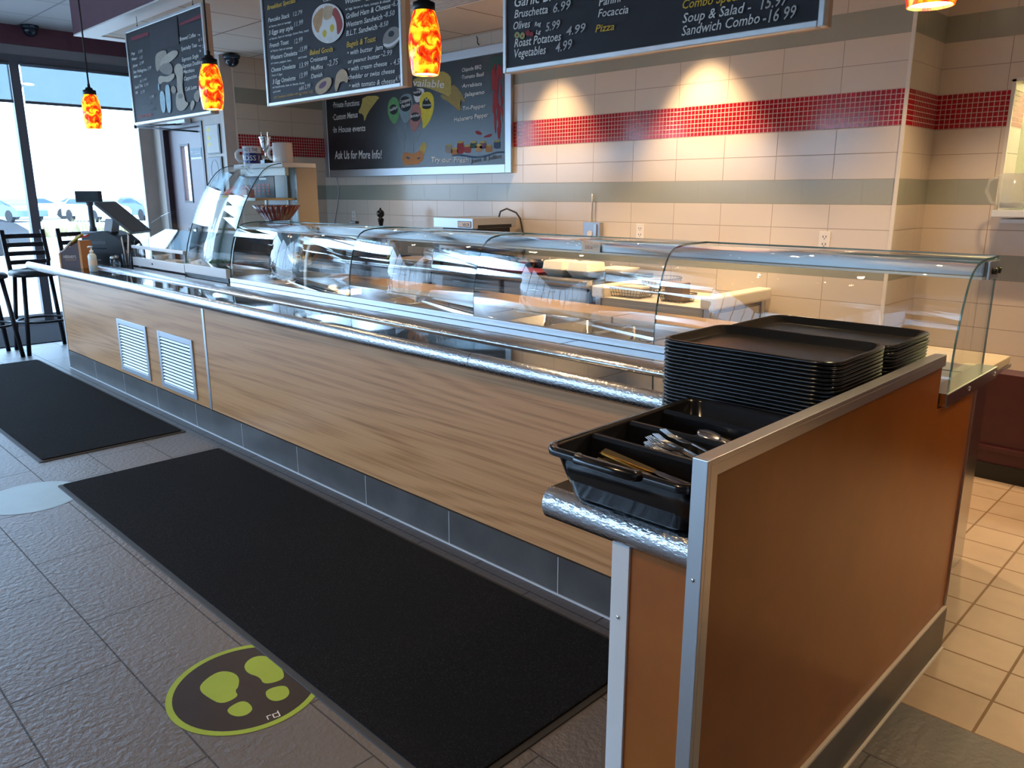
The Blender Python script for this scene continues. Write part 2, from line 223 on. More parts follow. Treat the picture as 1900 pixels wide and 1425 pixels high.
ART={'plate': [(2.842, 2.372), (2.857, 2.429), (2.925, 2.465), (3.023, 2.466), (3.115, 2.436), (3.169, 2.38), (3.176, 2.327), (3.147, 2.282), (3.08, 2.255), (3.001, 2.251), (2.914, 2.28), (2.855, 2.324)], 'toast': [(2.861, 2.415), (2.969, 2.456), (2.98, 2.43), (2.944, 2.349), (2.904, 2.313), (2.86, 2.369)], 'potato': [(2.977, 2.452), (3.065, 2.448), (3.087, 2.41), (3.049, 2.38), (2.987, 2.375), (2.964, 2.41)], 'bacon': [(3.08, 2.435), (3.122, 2.418), (3.158, 2.36), (3.164, 2.324), (3.126, 2.289), (3.101, 2.288), (3.105, 2.336), (3.084, 2.383), (3.059, 2.396)], 'egg1': [(2.922, 2.347), (2.987, 2.37), (3.04, 2.381), (3.091, 2.365), (3.099, 2.319), (3.075, 2.287), (3.013, 2.286), (2.96, 2.283), (2.917, 2.307)], 'yolk1': [(2.949, 2.312), (2.965, 2.33), (2.991, 2.329), (3.0, 2.31), (2.987, 2.289), (2.961, 2.292)], 'yolk2': [(3.029, 2.333), (3.042, 2.349), (3.068, 2.348), (3.082, 2.33), (3.068, 2.31), (3.042, 2.307)], 'bagel': [(3.525, 2.208), (3.545, 2.239), (3.599, 2.261), (3.656, 2.257), (3.683, 2.225), (3.674, 2.19), (3.622, 2.159), (3.563, 2.158), (3.53, 2.178)], 'bagelhole': [(3.575, 2.231), (3.598, 2.245), (3.626, 2.237), (3.629, 2.22), (3.603, 2.211), (3.578, 2.218)], 'bagelcream': [(3.527, 2.191), (3.579, 2.179), (3.638, 2.19), (3.679, 2.214), (3.674, 2.194), (3.622, 2.171), (3.571, 2.165), (3.534, 2.176)], 'danish': [(2.838, 2.02), (2.862, 2.052), (2.947, 2.074), (3.01, 2.073), (3.027, 2.051), (3.004, 2.016), (2.938, 1.988), (2.864, 1.987)], 'jam': [(2.883, 2.036), (2.927, 2.055), (2.968, 2.056), (2.965, 2.033), (2.923, 2.018), (2.886, 2.019)], 'croissant': [(3.056, 2.043), (3.077, 2.087), (3.131, 2.107), (3.176, 2.091), (3.194, 2.049), (3.179, 2.021), (3.146, 2.04), (3.103, 2.034), (3.083, 2.004), (3.063, 1.985), (3.048, 2.007)], 'olive1': [(4.502, 2.107), (4.515, 2.12), (4.535, 2.113), (4.539, 2.098), (4.524, 2.089), (4.506, 2.095)], 'olive2': [(4.535, 2.099), (4.55, 2.114), (4.567, 2.106), (4.569, 2.091), (4.557, 2.081), (4.539, 2.087)], 'oliver1': [(4.569, 2.109), (4.585, 2.118), (4.603, 2.108), (4.596, 2.091), (4.578, 2.093)], 'oliver2': [(4.593, 2.099), (4.607, 2.109), (4.623, 2.1), (4.617, 2.087), (4.599, 2.088)], 'bread1': [(0.574, 2.444), (0.609, 2.473), (0.706, 2.482), (0.79, 2.475), (0.799, 2.445), (0.707, 2.417), (0.617, 2.34), (0.567, 2.352)], 'bread2': [(0.649, 2.397), (0.746, 2.438), (0.903, 2.462), (0.997, 2.448), (0.999, 2.423), (0.903, 2.395), (0.747, 2.373), (0.66, 2.369)], 'bread3': [(0.614, 2.361), (0.717, 2.389), (0.85, 2.382), (0.887, 2.333), (0.844, 2.292), (0.697, 2.313)], 'bread4': [(0.584, 2.283), (0.627, 2.313), (0.759, 2.287), (0.897, 2.306), (0.905, 2.273), (0.798, 2.244), (0.683, 2.261), (0.608, 2.241)], 'glass1': [(0.588, 2.199), (0.691, 2.191), (0.677, 2.034), (0.59, 2.036)], 'glass2': [(0.699, 2.22), (0.763, 2.237), (0.794, 2.212), (0.781, 2.027), (0.701, 2.027)], 'straw': [(0.581, 2.257), (0.598, 2.255), (0.598, 2.202), (0.572, 2.204)], 'shake': [(0.906, 2.344), (0.977, 2.365), (1.052, 2.344), (1.055, 2.29), (1.012, 2.173), (1.045, 2.113), (0.979, 2.105), (0.915, 2.175), (0.938, 2.27), (0.905, 2.305)], 'cup': [(0.875, 2.113), (0.911, 2.162), (0.978, 2.17), (1.037, 2.145), (1.04, 2.087), (1.108, 2.076), (1.062, 2.047), (0.976, 2.021), (0.882, 2.04)], 'cupin': [(0.923, 2.142), (0.967, 2.154), (1.012, 2.141), (1.015, 2.118), (0.965, 2.112), (0.926, 2.122)], 'small': [(0.802, 2.191), (0.843, 2.22), (0.897, 2.203), (0.905, 2.169), (0.843, 2.152)], 'slice1': [(1.121, 2.062), (1.174, 2.093), (1.214, 2.062), (1.131, 2.004)], 'slice2': [(1.187, 2.114), (1.256, 2.152), (1.3, 2.142), (1.284, 2.069), (1.223, 2.067)], 'redL': [(0.132, 2.648), (0.496, 2.645), (0.497, 2.619), (0.143, 2.619)], 'redR': [(1.055, 2.624), (1.443, 2.639), (1.447, 2.612), (1.075, 2.609)], 'patch': [(0.511, 2.666), (1.035, 2.673), (1.03, 2.488), (0.516, 2.493)], 'ban_r': [(0.71, 2.525), (0.959, 2.501), (1.127, 2.549), (1.258, 2.491), (1.27, 2.418), (1.252, 2.293), (1.106, 2.35), (0.91, 2.413), (0.705, 2.44)], 'ban_rt': [(1.27, 2.422), (1.383, 2.354), (1.473, 2.226), (1.382, 2.274), (1.4, 2.141), (1.251, 2.247), (1.112, 2.304), (1.113, 2.34), (1.237, 2.294)], 'ban_l': [(-0.162, 2.42), (0.163, 2.399), (0.052, 2.337), (-0.083, 2.245), (-0.155, 2.151), (-0.158, 2.239), (-0.27, 2.257), (-0.188, 2.324)], 'g': [(0.258, 2.232), (0.291, 2.339), (0.388, 2.381), (0.469, 2.316), (0.47, 2.198), (0.388, 2.089), (0.305, 2.149)], 'b': [(0.449, 2.258), (0.479, 2.354), (0.556, 2.386), (0.67, 2.377), (0.689, 2.261), (0.642, 2.148), (0.557, 2.09), (0.485, 2.158)], 'p': [(0.626, 2.149), (0.664, 2.262), (0.746, 2.285), (0.808, 2.242), (0.816, 2.137), (0.751, 2.045), (0.681, 2.005), (0.63, 2.071)], 'w': [(0.688, 2.413), (0.871, 2.417), (0.86, 2.342), (0.778, 2.283), (0.715, 2.297)], 'y': [(0.784, 2.235), (0.797, 2.348), (0.893, 2.382), (1.0, 2.35), (1.018, 2.237), (0.96, 2.119), (0.855, 2.039), (0.823, 2.041), (0.833, 2.088)], 'og': [(0.439, 2.244), (0.428, 2.22), (0.401, 2.203), (0.365, 2.198), (0.329, 2.207), (0.304, 2.228), (0.296, 2.254), (0.307, 2.279), (0.335, 2.296), (0.371, 2.3), (0.406, 2.291), (0.431, 2.27)], 'ob': [(0.665, 2.282), (0.65, 2.245), (0.612, 2.22), (0.56, 2.214), (0.509, 2.227), (0.473, 2.258), (0.461, 2.297), (0.477, 2.333), (0.516, 2.358), (0.568, 2.364), (0.618, 2.35), (0.654, 2.32)], 'op': [(0.799, 2.15), (0.788, 2.128), (0.758, 2.114), (0.717, 2.111), (0.677, 2.119), (0.648, 2.137), (0.638, 2.16), (0.65, 2.181), (0.681, 2.196), (0.721, 2.199), (0.761, 2.19), (0.79, 2.172)], 'ow': [(0.83, 2.371), (0.819, 2.355), (0.793, 2.345), (0.757, 2.343), (0.721, 2.351), (0.695, 2.365), (0.687, 2.383), (0.697, 2.399), (0.724, 2.41), (0.76, 2.411), (0.795, 2.403), (0.821, 2.389)], 'oy': [(0.825, 2.27), (0.866, 2.314), (0.903, 2.328), (0.936, 2.299), (0.973, 2.259), (0.964, 2.217), (0.886, 2.216), (0.831, 2.227)], 'mask': [(0.482, 1.8), (0.543, 1.833), (0.674, 1.799), (0.774, 1.84), (0.845, 1.808), (0.818, 1.731), (0.702, 1.694), (0.637, 1.706), (0.536, 1.688), (0.487, 1.73)], 'feather': [(0.758, 1.831), (0.784, 1.878), (0.834, 1.915), (0.888, 1.894), (0.87, 1.836), (0.828, 1.779)], 'eye1': [(0.54, 1.779), (0.591, 1.782), (0.623, 1.761), (0.581, 1.752)], 'eye2': [(0.714, 1.758), (0.755, 1.772), (0.787, 1.761), (0.754, 1.747)], 'rist': [(1.874, 2.532), (1.938, 2.517), (1.963, 2.372), (1.949, 2.187), (1.91, 2.06), (1.929, 1.955), (1.883, 1.966), (1.869, 1.91), (1.837, 1.916), (1.831, 2.039), (1.799, 2.172), (1.82, 2.317), (1.841, 2.451)], 'ristl': [(1.763, 2.51), (1.81, 2.581), (1.887, 2.59), (1.976, 2.563), (1.989, 2.528), (1.887, 2.523), (1.809, 2.471), (1.776, 2.466)], 'ristl2': [(1.781, 2.363), (1.821, 2.394), (1.833, 2.316), (1.794, 2.319)], 'pep1': [(1.584, 1.973), (1.628, 1.98), (1.703, 1.94), (1.614, 1.94)], 'pep2': [(1.696, 1.923), (1.817, 1.948), (1.803, 1.913), (1.702, 1.912)], 'wave': [(1.252, 1.776), (1.398, 1.78), (1.583, 1.747), (1.748, 1.759), (1.869, 1.787), (1.986, 1.782), (1.986, 1.769), (1.868, 1.772), (1.748, 1.742), (1.582, 1.73), (1.398, 1.763), (1.251, 1.764)], 'jars': [[(1.172, 1.863), (1.262, 1.864), (1.269, 1.824), (1.263, 1.789), (1.167, 1.792), (1.162, 1.828)], [(1.253, 1.832), (1.342, 1.833), (1.35, 1.8), (1.343, 1.773), (1.249, 1.776), (1.244, 1.804)], [(1.34, 1.889), (1.427, 1.89), (1.434, 1.832), (1.427, 1.779), (1.335, 1.782), (1.33, 1.836)], [(1.44, 1.852), (1.526, 1.853), (1.533, 1.816), (1.527, 1.783), (1.436, 1.786), (1.431, 1.82)], [(1.526, 1.881), (1.61, 1.882), (1.618, 1.85), (1.612, 1.823), (1.522, 1.826), (1.517, 1.854)], [(1.595, 1.851), (1.678, 1.852), (1.686, 1.818), (1.68, 1.789), (1.592, 1.792), (1.587, 1.821)], [(1.651, 1.875), (1.733, 1.876), (1.741, 1.843), (1.735, 1.814), (1.648, 1.817), (1.642, 1.846)], [(1.731, 1.841), (1.812, 1.842), (1.82, 1.808), (1.814, 1.78), (1.728, 1.783), (1.723, 1.812)], [(1.84, 1.876), (1.919, 1.877), (1.927, 1.839), (1.921, 1.807), (1.837, 1.81), (1.832, 1.843)]], 'lids': [[(1.172, 1.87), (1.259, 1.873), (1.261, 1.852), (1.175, 1.852)], [(1.254, 1.839), (1.339, 1.841), (1.341, 1.821), (1.256, 1.82)], [(1.34, 1.896), (1.424, 1.898), (1.427, 1.878), (1.343, 1.877)], [(1.441, 1.86), (1.523, 1.862), (1.525, 1.842), (1.443, 1.841)], [(1.526, 1.888), (1.607, 1.89), (1.61, 1.87), (1.529, 1.87)], [(1.596, 1.858), (1.676, 1.86), (1.678, 1.84), (1.598, 1.84)], [(1.651, 1.883), (1.73, 1.884), (1.733, 1.865), (1.654, 1.864)], [(1.731, 1.848), (1.809, 1.85), (1.812, 1.83), (1.734, 1.83)], [(1.84, 1.883), (1.917, 1.885), (1.919, 1.866), (1.843, 1.865)]], 'strings': [[(0.388, 2.089), (0.48, 1.911)], [(0.557, 2.09), (0.517, 1.819)], [(0.681, 2.005), (0.675, 1.814)], [(0.831, 2.041), (0.713, 1.911)]]}
# ---------------------------------------------------------------- surfaces
CREAM, GREY, GROUT = (0.66, 0.575, 0.485), (0.33, 0.335, 0.285), (0.36, 0.28, 0.22)
TW, TH, JX = 0.396, 0.156, -0.2038
for nm, oz in (('tile_top', 2.492), ('tile_high', 2.030), ('tile_mid', 1.505), ('tile_low', 1.037), ('tile_base', 0.881)):
    brick_mat(nm, 'xz', TW, TH, CREAM, (0.64, 0.56, 0.475), GROUT, 0.0022, 0, JX, oz, 0.16, var=0.05, vscale=1.3)
    brick_mat(nm+'_side', 'yz', TW, TH, CREAM, (0.64, 0.56, 0.475), GROUT, 0.0022, 0, 3.213, oz, 0.16, var=0.05, vscale=1.3)
for nm, oz in (('grey_high', 2.342), ('grey_mid', 1.349), ('grey_low', 0.881)):
    brick_mat(nm, 'xz', TW, TH, GREY, GREY, (0.30, 0.30, 0.25), 0.0016, 0, JX+TW/2, oz, 0.16, var=0.05, vscale=1.3)
    brick_mat(nm+'_side', 'yz', TW, TH, GREY, GREY, (0.30, 0.30, 0.25), 0.0016, 0, 3.0, oz, 0.16, var=0.05, vscale=1.3)
for nm, pl in (('mosaic', 'xz'), ('mosaic_side', 'yz')):
    brick_mat(nm, pl, 0.0302, 0.0302, (0.42, 0.008, 0.018), (0.33, 0.005, 0.012), (0.62, 0.47, 0.43), 0.0022, 0, 0.0, 2.030, 0.12, var=0.1, vscale=6)
brick_mat('slate', 'xy', 0.6096, 0.3035, (0.112, 0.098, 0.098), (0.102, 0.090, 0.090), (0.016, 0.014, 0.016), 0.0028, 0.5, 3.53, -1.274, 0.46, bmpn=1.3, bsc=48, bd=0.006, var=0.18, vscale=3.0)
MATS['slate'].node_tree.nodes['Principled BSDF'].inputs['Specular IOR Level'].default_value = 0.95
brick_mat('quarry', 'xy', 0.200, 0.1915, (0.50, 0.37, 0.26), (0.45, 0.33, 0.23), (0.22, 0.13, 0.065), 0.0042, 0.0, 6.743, 0.2217, 0.42, bmpn=0.1, bsc=30, bd=0.003, var=0.16, vscale=5)
brick_mat('ceiling_main', 'xy', 0.765, 0.765, (0.42, 0.41, 0.41), (0.41, 0.40, 0.40), (0.20, 0.19, 0.20), 0.009, 0, -2.256, 0.73, 0.9, mb=-0.3, bd=0.006)
brick_mat('ceiling_kitchen', 'xy', 0.746, 0.80, (0.60, 0.52, 0.44), (0.58, 0.50, 0.42), (0.20, 0.12, 0.08), 0.009, 0, 2.243, 2.378, 0.9, mb=-0.3, bd=0.006)
M('soffit_plum', (0.115, 0.040, 0.060), 0.45, var=0.08)
M('white_paint', (0.72, 0.69, 0.66), 0.5, var=0.03)
M('beige_paint', (0.52, 0.44, 0.385), 0.5, var=0.05)
M('grey_paint', (0.26, 0.26, 0.28), 0.5, var=0.05)
M('frame_grey', (0.125, 0.135, 0.16), 0.4, 0.3)
M('frame_white', (0.68, 0.70, 0.72), 0.4)
M('door_plum', (0.165, 0.115, 0.125), 0.35, var=0.05)
M('door_dark', (0.050, 0.026, 0.032), 0.4)
M('maroon', (0.060, 0.010, 0.012), 0.4, var=0.12)
M('pass_wall', (0.62, 0.62, 0.40), 0.6)
M('kick_tile', (0.088, 0.078, 0.074), 0.35, var=0.22, vscale=5, bmp=0.1, bscale=40)
M('kick_line', (0.55, 0.55, 0.57), 0.4)
# front laminate: pear-wood figure running along the counter
def laminate(name, lo, mid, hi, rough=0.32):
    m, nt, b = new_mat(name); v = coords(nt, 0.20, 1, 3.0)
    w0 = noise(nt, v, 1.5, 1, 0.4, 0.3); sc = math_n(nt, 'MULTIPLY', w0, 11.0); rings = math_n(nt, 'SINE', math_n(nt, 'MULTIPLY', sc, 6.2832))
    fine = noise(nt, coords(nt, 0.5, 1, 30.0), 3.0, 4, 0.6)
    f = math_n(nt, 'ADD', math_n(nt, 'MULTIPLY', rings, 0.11), math_n(nt, 'MULTIPLY', fine, 0.9))
    nt.links.new(ramp(nt, f, [(0.18, lo), (0.45, mid), (0.75, hi)]), b.inputs['Base Color'])
    b.inputs['Roughness'].default_value = rough; return m
laminate('pear_wood', (0.36, 0.155, 0.055), (0.58, 0.275, 0.115), (0.64, 0.32, 0.14))
m, nt, b = new_mat('orange_panel'); v = coords(nt)
f = noise(nt, v, 5.0, 6, 0.65); f2 = noise(nt, coords(nt, 1, 1, 0.35), 14.0, 3)
nt.links.new(mixc(nt, math_n(nt, 'MULTIPLY', f2, 0.35), ramp(nt, f, [(0.3, (0.29, 0.082, 0.008)), (0.7, (0.37, 0.115, 0.013))]), (0.24, 0.060, 0.007)), b.inputs['Base Color']); b.inputs['Roughness'].default_value = 0.30
# hammered stainless bullnose
def hammered(name, rough, sc, st, col=(0.60, 0.60, 0.62)):
    m, nt, b = new_mat(name); v = coords(nt, 0.45, 1.0, 1.0)
    b.inputs['Metallic'].default_value = 1.0; b.inputs['Base Color'].default_value = lin(col); b.inputs['Roughness'].default_value = rough
    bump(nt, b, noise(nt, v, sc, 2, 0.5), st, 0.002)
hammered('bullnose', 0.24, 190.0, 0.8, (0.52, 0.52, 0.54))
hammered('steel', 0.22, 40.0, 0.03)
hammered('aluminium', 0.34, 60.0, 0.05, (0.66, 0.67, 0.69))
hammered('alu_dull', 0.42, 60.0, 0.05, (0.52, 0.53, 0.56))
hammered('chrome', 0.06, 20.0, 0.01, (0.80, 0.80, 0.80))
hammered('brass', 0.25, 60.0, 0.05, (0.75, 0.52, 0.22))
M('vent_white', (0.55, 0.56, 0.58), 0.35, 0.2)
M('vent_dark', (0.012, 0.012, 0.014), 0.9)
m, nt, b = new_mat('black_stone'); b.inputs['Roughness'].default_value = 0.035; b.inputs['IOR'].default_value = 1.75
nt.links.new(ramp(nt, noise(nt, coords(nt), 160, 3), [(0.45, (0.010, 0.010, 0.010)), (0.8, (0.030, 0.028, 0.026))]), b.inputs['Base Color'])
M('seam_dark', (0.006, 0.006, 0.006), 0.6)
M('mat_rubber', (0.030, 0.030, 0.032), 0.7)
m, nt, b = new_mat('mat_pile'); v = coords(nt)
nt.links.new(mixc(nt, noise(nt, v, 2.2, 3), ramp(nt, noise(nt, v, 190, 2, 0.7), [(0.42, (0.006, 0.006, 0.007)), (0.58, (0.016, 0.016, 0.017)), (0.76, (0.075, 0.072, 0.070))]), (0.010, 0.0095, 0.011)), b.inputs['Base Color'])
b.inputs['Roughness'].default_value = 0.95; b.inputs['Specular IOR Level'].default_value = 0.1; bump(nt, b, noise(nt, v, 170, 3, 0.7), 1.0, 0.006)
M('walkoff_pile', (0.018, 0.016, 0.020), 0.95, var=0.2, vscale=60, bmp=0.6, bscale=220, bdist=0.004, spec=0.1)
M('black_plastic', (0.0065, 0.0065, 0.0075), 0.18, var=0.1)
M('tray_plastic', (0.006, 0.006, 0.006), 0.16, var=0.1, bmp=0.10, bscale=420, bdist=0.0006)
m, nt, b = new_mat('tray_floor'); tc = coords(nt); ck = node(nt, 'ShaderNodeTexChecker'); ck.inputs['Scale'].default_value = 160; nt.links.new(coords(nt, 1, 1, 0, rot=(0, 0, 0.785)), ck.inputs['Vector'])
b.inputs['Base Color'].default_value = (0.010, 0.009, 0.0085, 1); b.inputs['Roughness'].default_value = 0.30; bump(nt, b, ck.outputs['Fac'], 0.3, 0.0008)
M('black_metal', (0.016, 0.016, 0.020), 0.38, 0.4)
M('vinyl_black', (0.020, 0.022, 0.028), 0.42, bmp=0.1)
M('rubber', (0.008, 0.008, 0.008), 0.6)
M('knob_black', (0.006, 0.006, 0.006), 0.35)
M('decal_film', (0.030, 0.022, 0.023), 0.40, var=0.1, spec=0.2)
M('decal_green', (0.30, 0.42, 0.05), 0.40, var=0.06, spec=0.25)
M('decal_white', (0.80, 0.80, 0.80), 0.4)
M('decal_glare', (0.20, 0.28, 0.31), 0.40, var=0.05)  # second sticker: washed-out floor glare painted into its colour
glass('window_glass', (0.97, 0.99, 1.0), 1.0)
glass('case_glass', (0.975, 0.992, 0.985), 1.0, 0.026)
glass('clear_plastic', (0.93, 0.95, 0.96), 1.0, 0.05, 0.05)
M('glass_edge', (0.05, 0.14, 0.13), 0.08, coat=0.5, spec=0.8)
m = bpy.data.materials.new('shade_mesh'); m.use_nodes = True; MATS['shade_mesh'] = m; nt = m.node_tree; nt.nodes.clear()
_t = node(nt, 'ShaderNodeBsdfTransparent'); _t.inputs[0].default_value = (0.31, 0.345, 0.36, 1); _d = node(nt, 'ShaderNodeBsdfDiffuse'); _d.inputs[0].default_value = (0.10, 0.12, 0.15, 1)
_a = node(nt, 'ShaderNodeAddShader'); _o = node(nt, 'ShaderNodeOutputMaterial'); nt.links.new(_t.outputs[0], _a.inputs[0]); nt.links.new(_d.outputs[0], _a.inputs[1]); nt.links.new(_a.outputs[0], _o.inputs[0])
M('slate_board', (0.026, 0.023, 0.028), 0.55, var=0.15, vscale=4, spec=0.25)
M('chalk_board', (0.020, 0.020, 0.023), 0.30, var=0.3, vscale=2.5)
M('frame_board', (0.62, 0.62, 0.63), 0.35, 0.55, var=0.06, vscale=20)
M('board_edge', (0.48, 0.36, 0.29), 0.6)
for nm, c in {'ink_w': (0.80, 0.77, 0.72), 'ink_c': (0.55, 0.52, 0.50), 'ink_g': (0.16, 0.15, 0.15), 'ink_y': (0.75, 0.46, 0.03), 'ink_o': (0.50, 0.27, 0.03), 'ink_r': (0.62, 0.07, 0.03), 'ink_red': (0.20, 0.010, 0.030),
              'art_white': (0.72, 0.69, 0.66), 'art_tan': (0.52, 0.36, 0.22), 'art_toast': (0.50, 0.27, 0.12), 'art_red': (0.34, 0.045, 0.035), 'art_yolk': (0.66, 0.48, 0.03), 'art_grey': (0.26, 0.225, 0.20), 'art_plum': (0.14, 0.05, 0.10),
              'art_pale': (0.45, 0.62, 0.68), 'art_bread': (0.36, 0.31, 0.25), 'art_bread2': (0.48, 0.42, 0.34), 'art_green': (0.10, 0.28, 0.09), 'art_blue': (0.19, 0.25, 0.27), 'art_pink': (0.38, 0.16, 0.14), 'art_gold': (0.46, 0.34, 0.08), 'art_gold2': (0.30, 0.21, 0.05),
              'art_yel': (0.68, 0.52, 0.03), 'art_orange': (0.40, 0.17, 0.05), 'art_black': (0.008, 0.008, 0.009), 'art_crimson': (0.30, 0.012, 0.016), 'art_leaf': (0.02, 0.07, 0.05), 'art_navy': (0.035, 0.065, 0.12), 'art_olive': (0.34, 0.36, 0.13), 'art_patch': (0.030, 0.024, 0.035)}.items():
    M(nm, c, 0.7, var=0.12 if nm.startswith('art') else 0.05, vscale=30)
M('mill_black', (0.006, 0.006, 0.006), 0.2)
M('maple', (0.62, 0.39, 0.19), 0.35, var=0.06, vscale=6, stretch=(0.3, 3, 3))
M('cut_board', (0.72, 0.60, 0.42), 0.45, var=0.03)
M('poly_white', (0.70, 0.64, 0.56), 0.5, var=0.03)
M('foam_white', (0.74, 0.70, 0.62), 0.6)
M('paper_white', (0.74, 0.72, 0.68), 0.7)
M('paper_grey', (0.50, 0.52, 0.56), 0.7)
M('brown_paper', (0.26, 0.18, 0.13), 0.8, var=0.1)
M('navy_cloth', (0.012, 0.018, 0.045), 0.8)
M('oil', (0.38, 0.26, 0.01), 0.15, spec=0.7)
M('plate_white', (0.66, 0.67, 0.68), 0.25)
M('red_board', (0.20, 0.010, 0.030), 0.35)
M('basket_wire', (0.18, 0.16, 0.14), 0.4, 0.8)
M('oven_dark', (0.035, 0.036, 0.042), 0.4, 0.3)
M('socket_white', (0.75, 0.70, 0.64), 0.4)
M('bowl_red', (0.10, 0.010, 0.008), 0.08, coat=0.8, spec=0.8)
M('mug_white', (0.76, 0.74, 0.72), 0.15)
M('mug_navy', (0.012, 0.018, 0.14), 0.2)
M('mug_peach', (0.74, 0.66, 0.60), 0.15)
M('case_white', (0.66, 0.68, 0.68), 0.35)
M('case_tan', (0.34, 0.31, 0.265), 0.45)
M('case_dark', (0.10, 0.105, 0.11), 0.4)
M('case_grey', (0.38, 0.42, 0.47), 0.4)
M('shelf_gold', (0.52, 0.37, 0.22), 0.4)
M('blue_card', (0.020, 0.045, 0.085), 0.5)
M('shoe_orange', (0.72, 0.13, 0.035), 0.5, var=0.1, vscale=30)
M('sole_yellow', (0.75, 0.66, 0.06), 0.5)
M('pink_box', (0.66, 0.30, 0.24), 0.5)
M('green_food_and_trees', (0.08, 0.17, 0.06), 0.6, var=0.5, vscale=25)
M('reflection_red', (0.30, 0.05, 0.05), 0.45)
M('candy_brown', (0.055, 0.022, 0.026), 0.4)
M('candy_orange', (0.55, 0.23, 0.06), 0.45)
M('candy_wrap', (0.62, 0.52, 0.44), 0.3)
M('wrap_yellow', (0.55, 0.42, 0.04), 0.3)
M('wrap_red', (0.50, 0.06, 0.04), 0.35)
M('pos_dark', (0.016, 0.018, 0.024), 0.4)
M('pos_grey', (0.075, 0.078, 0.088), 0.4)
M('pos_light', (0.45, 0.48, 0.52), 0.4)
M('screen', (0.010, 0.016, 0.028), 0.12)
M('gel', (0.60, 0.68, 0.70), 0.15)
M('straw_paper', (0.70, 0.66, 0.63), 0.6)
M('gold_foil', (0.62, 0.42, 0.20), 0.25, 0.6, bmp=0.6, bscale=60, bdist=0.01)
M('camera_blue', (0.010, 0.020, 0.036), 0.25)
M('sign_blue', (0.055, 0.12, 0.17), 0.4)
M('sticker', (0.72, 0.62, 0.52), 0.5)
M('red_ink', (0.45, 0.012, 0.015), 0.5)
M('grey_ink', (0.30, 0.27, 0.25), 0.5)
M('notice_yellow', (0.72, 0.55, 0.04), 0.5)
M('cable', (0.02, 0.02, 0.02), 0.5)
M('asphalt', (0.42, 0.42, 0.42), 0.9, var=0.1)
M('snow_lawn', (0.60, 0.58, 0.52), 0.9, var=0.1)
M('lot_grass', (0.42, 0.36, 0.20), 0.9, var=0.3, vscale=2)
M('tyre', (0.03, 0.03, 0.03), 0.8)
M('car_glass', (0.10, 0.15, 0.18), 0.05)
for nm, c in {'car_silver': (0.45, 0.45, 0.46), 'car_blue': (0.13, 0.20, 0.27), 'car_white': (0.70, 0.70, 0.70), 'car_black': (0.07, 0.075, 0.085)}.items(): M(nm, c, 0.25, 0.2, coat=0.6)
M('far_green', (0.035, 0.055, 0.028), 0.9, var=0.5, vscale=3)
M('far_wall', (0.20, 0.15, 0.12), 0.8)
M('far_roof', (0.07, 0.06, 0.06), 0.8)
M('far_red', (0.20, 0.03, 0.03), 0.8)
M('jug_plastic', (0.60, 0.60, 0.58), 0.15, alpha=0.34)
emit('lamp_disc', (1.0, 0.80, 0.52), 14.0)
emit('pendant_mouth', (1.0, 0.93, 0.75), 6.0)
m, nt, b = new_mat('pendant_glass'); v = coords(nt)
f = noise(nt, v, 24.0, 4, 0.6, 0.7)
cr = ramp(nt, f, [(0.33, (0.20, 0.006, 0.001)), (0.43, (0.80, 0.03, 0.002)), (0.50, (1.0, 0.20, 0.004)), (0.57, (1.0, 0.62, 0.015)), (0.66, (1.0, 0.86, 0.03))])
nt.links.new(cr, b.inputs['Base Color']); nt.links.new(cr, b.inputs['Emission Color']); b.inputs['Emission Strength'].default_value = 1.05; b.inputs['Roughness'].default_value = 0.12
# ---------------------------------------------------------------- the room
XW, YD, XK, YB, YF, CM, CK, YS = -2.93, 2.03, -1.02, 3.213, 3.76, 3.15, 2.81, 0.67
def slab(name, mat, *b): return struct(MB().use(mat).box(*b).build(name))
def multi(name, parts):
    mb = MB()
    for mat, b in parts: mb.use(mat).box(*b)
    return struct(mb.build(name))
XR, YN = 10.0, -6.0
multi('floor', [('slate', (XW-0.2, YN-0.2, -0.15, XR, 0.2217, 0)), ('slate', (XW-0.2, 0.2217, -0.15, 0.3, YD+0.15, 0))])
slab('floor', 'quarry', 0.3, 0.2217, -0.15, XR, 5.4, 0)
multi('ceiling', [('ceiling_main', (XW-0.2, YN-0.2, CM, XR, YS+0.06, CM+0.2)), ('ceiling_main', (XW-0.2, YS+0.06, CM, XK+0.06, YD+0.15, CM+0.2))])
mb = MB().use('ceiling_kitchen').box(XK+0.06, YS+0.06, CK, XR, 5.4, CK+0.2).box(XK-0.1, YD, CK, XK+0.06, 5.4, CK+0.2)
struct(mb.build('ceiling'))
multi('trim_1', [('soffit_plum', (XK, YS, CK, XR, YS+0.05, CM)), ('soffit_plum', (XK, YS+0.05, CK, XK+0.05, YD, CM)),
                 ('white_paint', (XK, YS, CK-0.012, XR, YS+0.18, CK)), ('white_paint', (XK, YS+0.18, CK-0.012, XK+0.15, YD, CK))])
STR = [('tile_base', 0.0, 0.881), ('grey_low', 0.881, 1.037), ('tile_low', 1.037, 1.349), ('grey_mid', 1.349, 1.505), ('tile_mid', 1.505, 1.819), ('mosaic', 1.819, 2.030), ('tile_high', 2.030, 2.342), ('grey_high', 2.342, 2.498), ('tile_top', 2.498, CK)]
def tiled(name, x0, y0, x1, y1, side, z0=0.0, z1=CK):
    mb = MB()
    for m_, a, c in STR:
        a, c = max(a, z0), min(c, z1)
        if c-a > 0.001: mb.use(m_+('_side' if side else '')).box(x0, y0, a, x1, y1, c)
    return struct(mb.build(name))
tiled('wall_back', XK, YB, 5.352, YB+0.12, False)
tiled('wall_return', 5.232, YB+0.12, 5.352, YF+0.12, True)
slab('trim_2', 'poly_white', 5.335, YB-0.006, 0, 5.356, YB+0.006, CK)
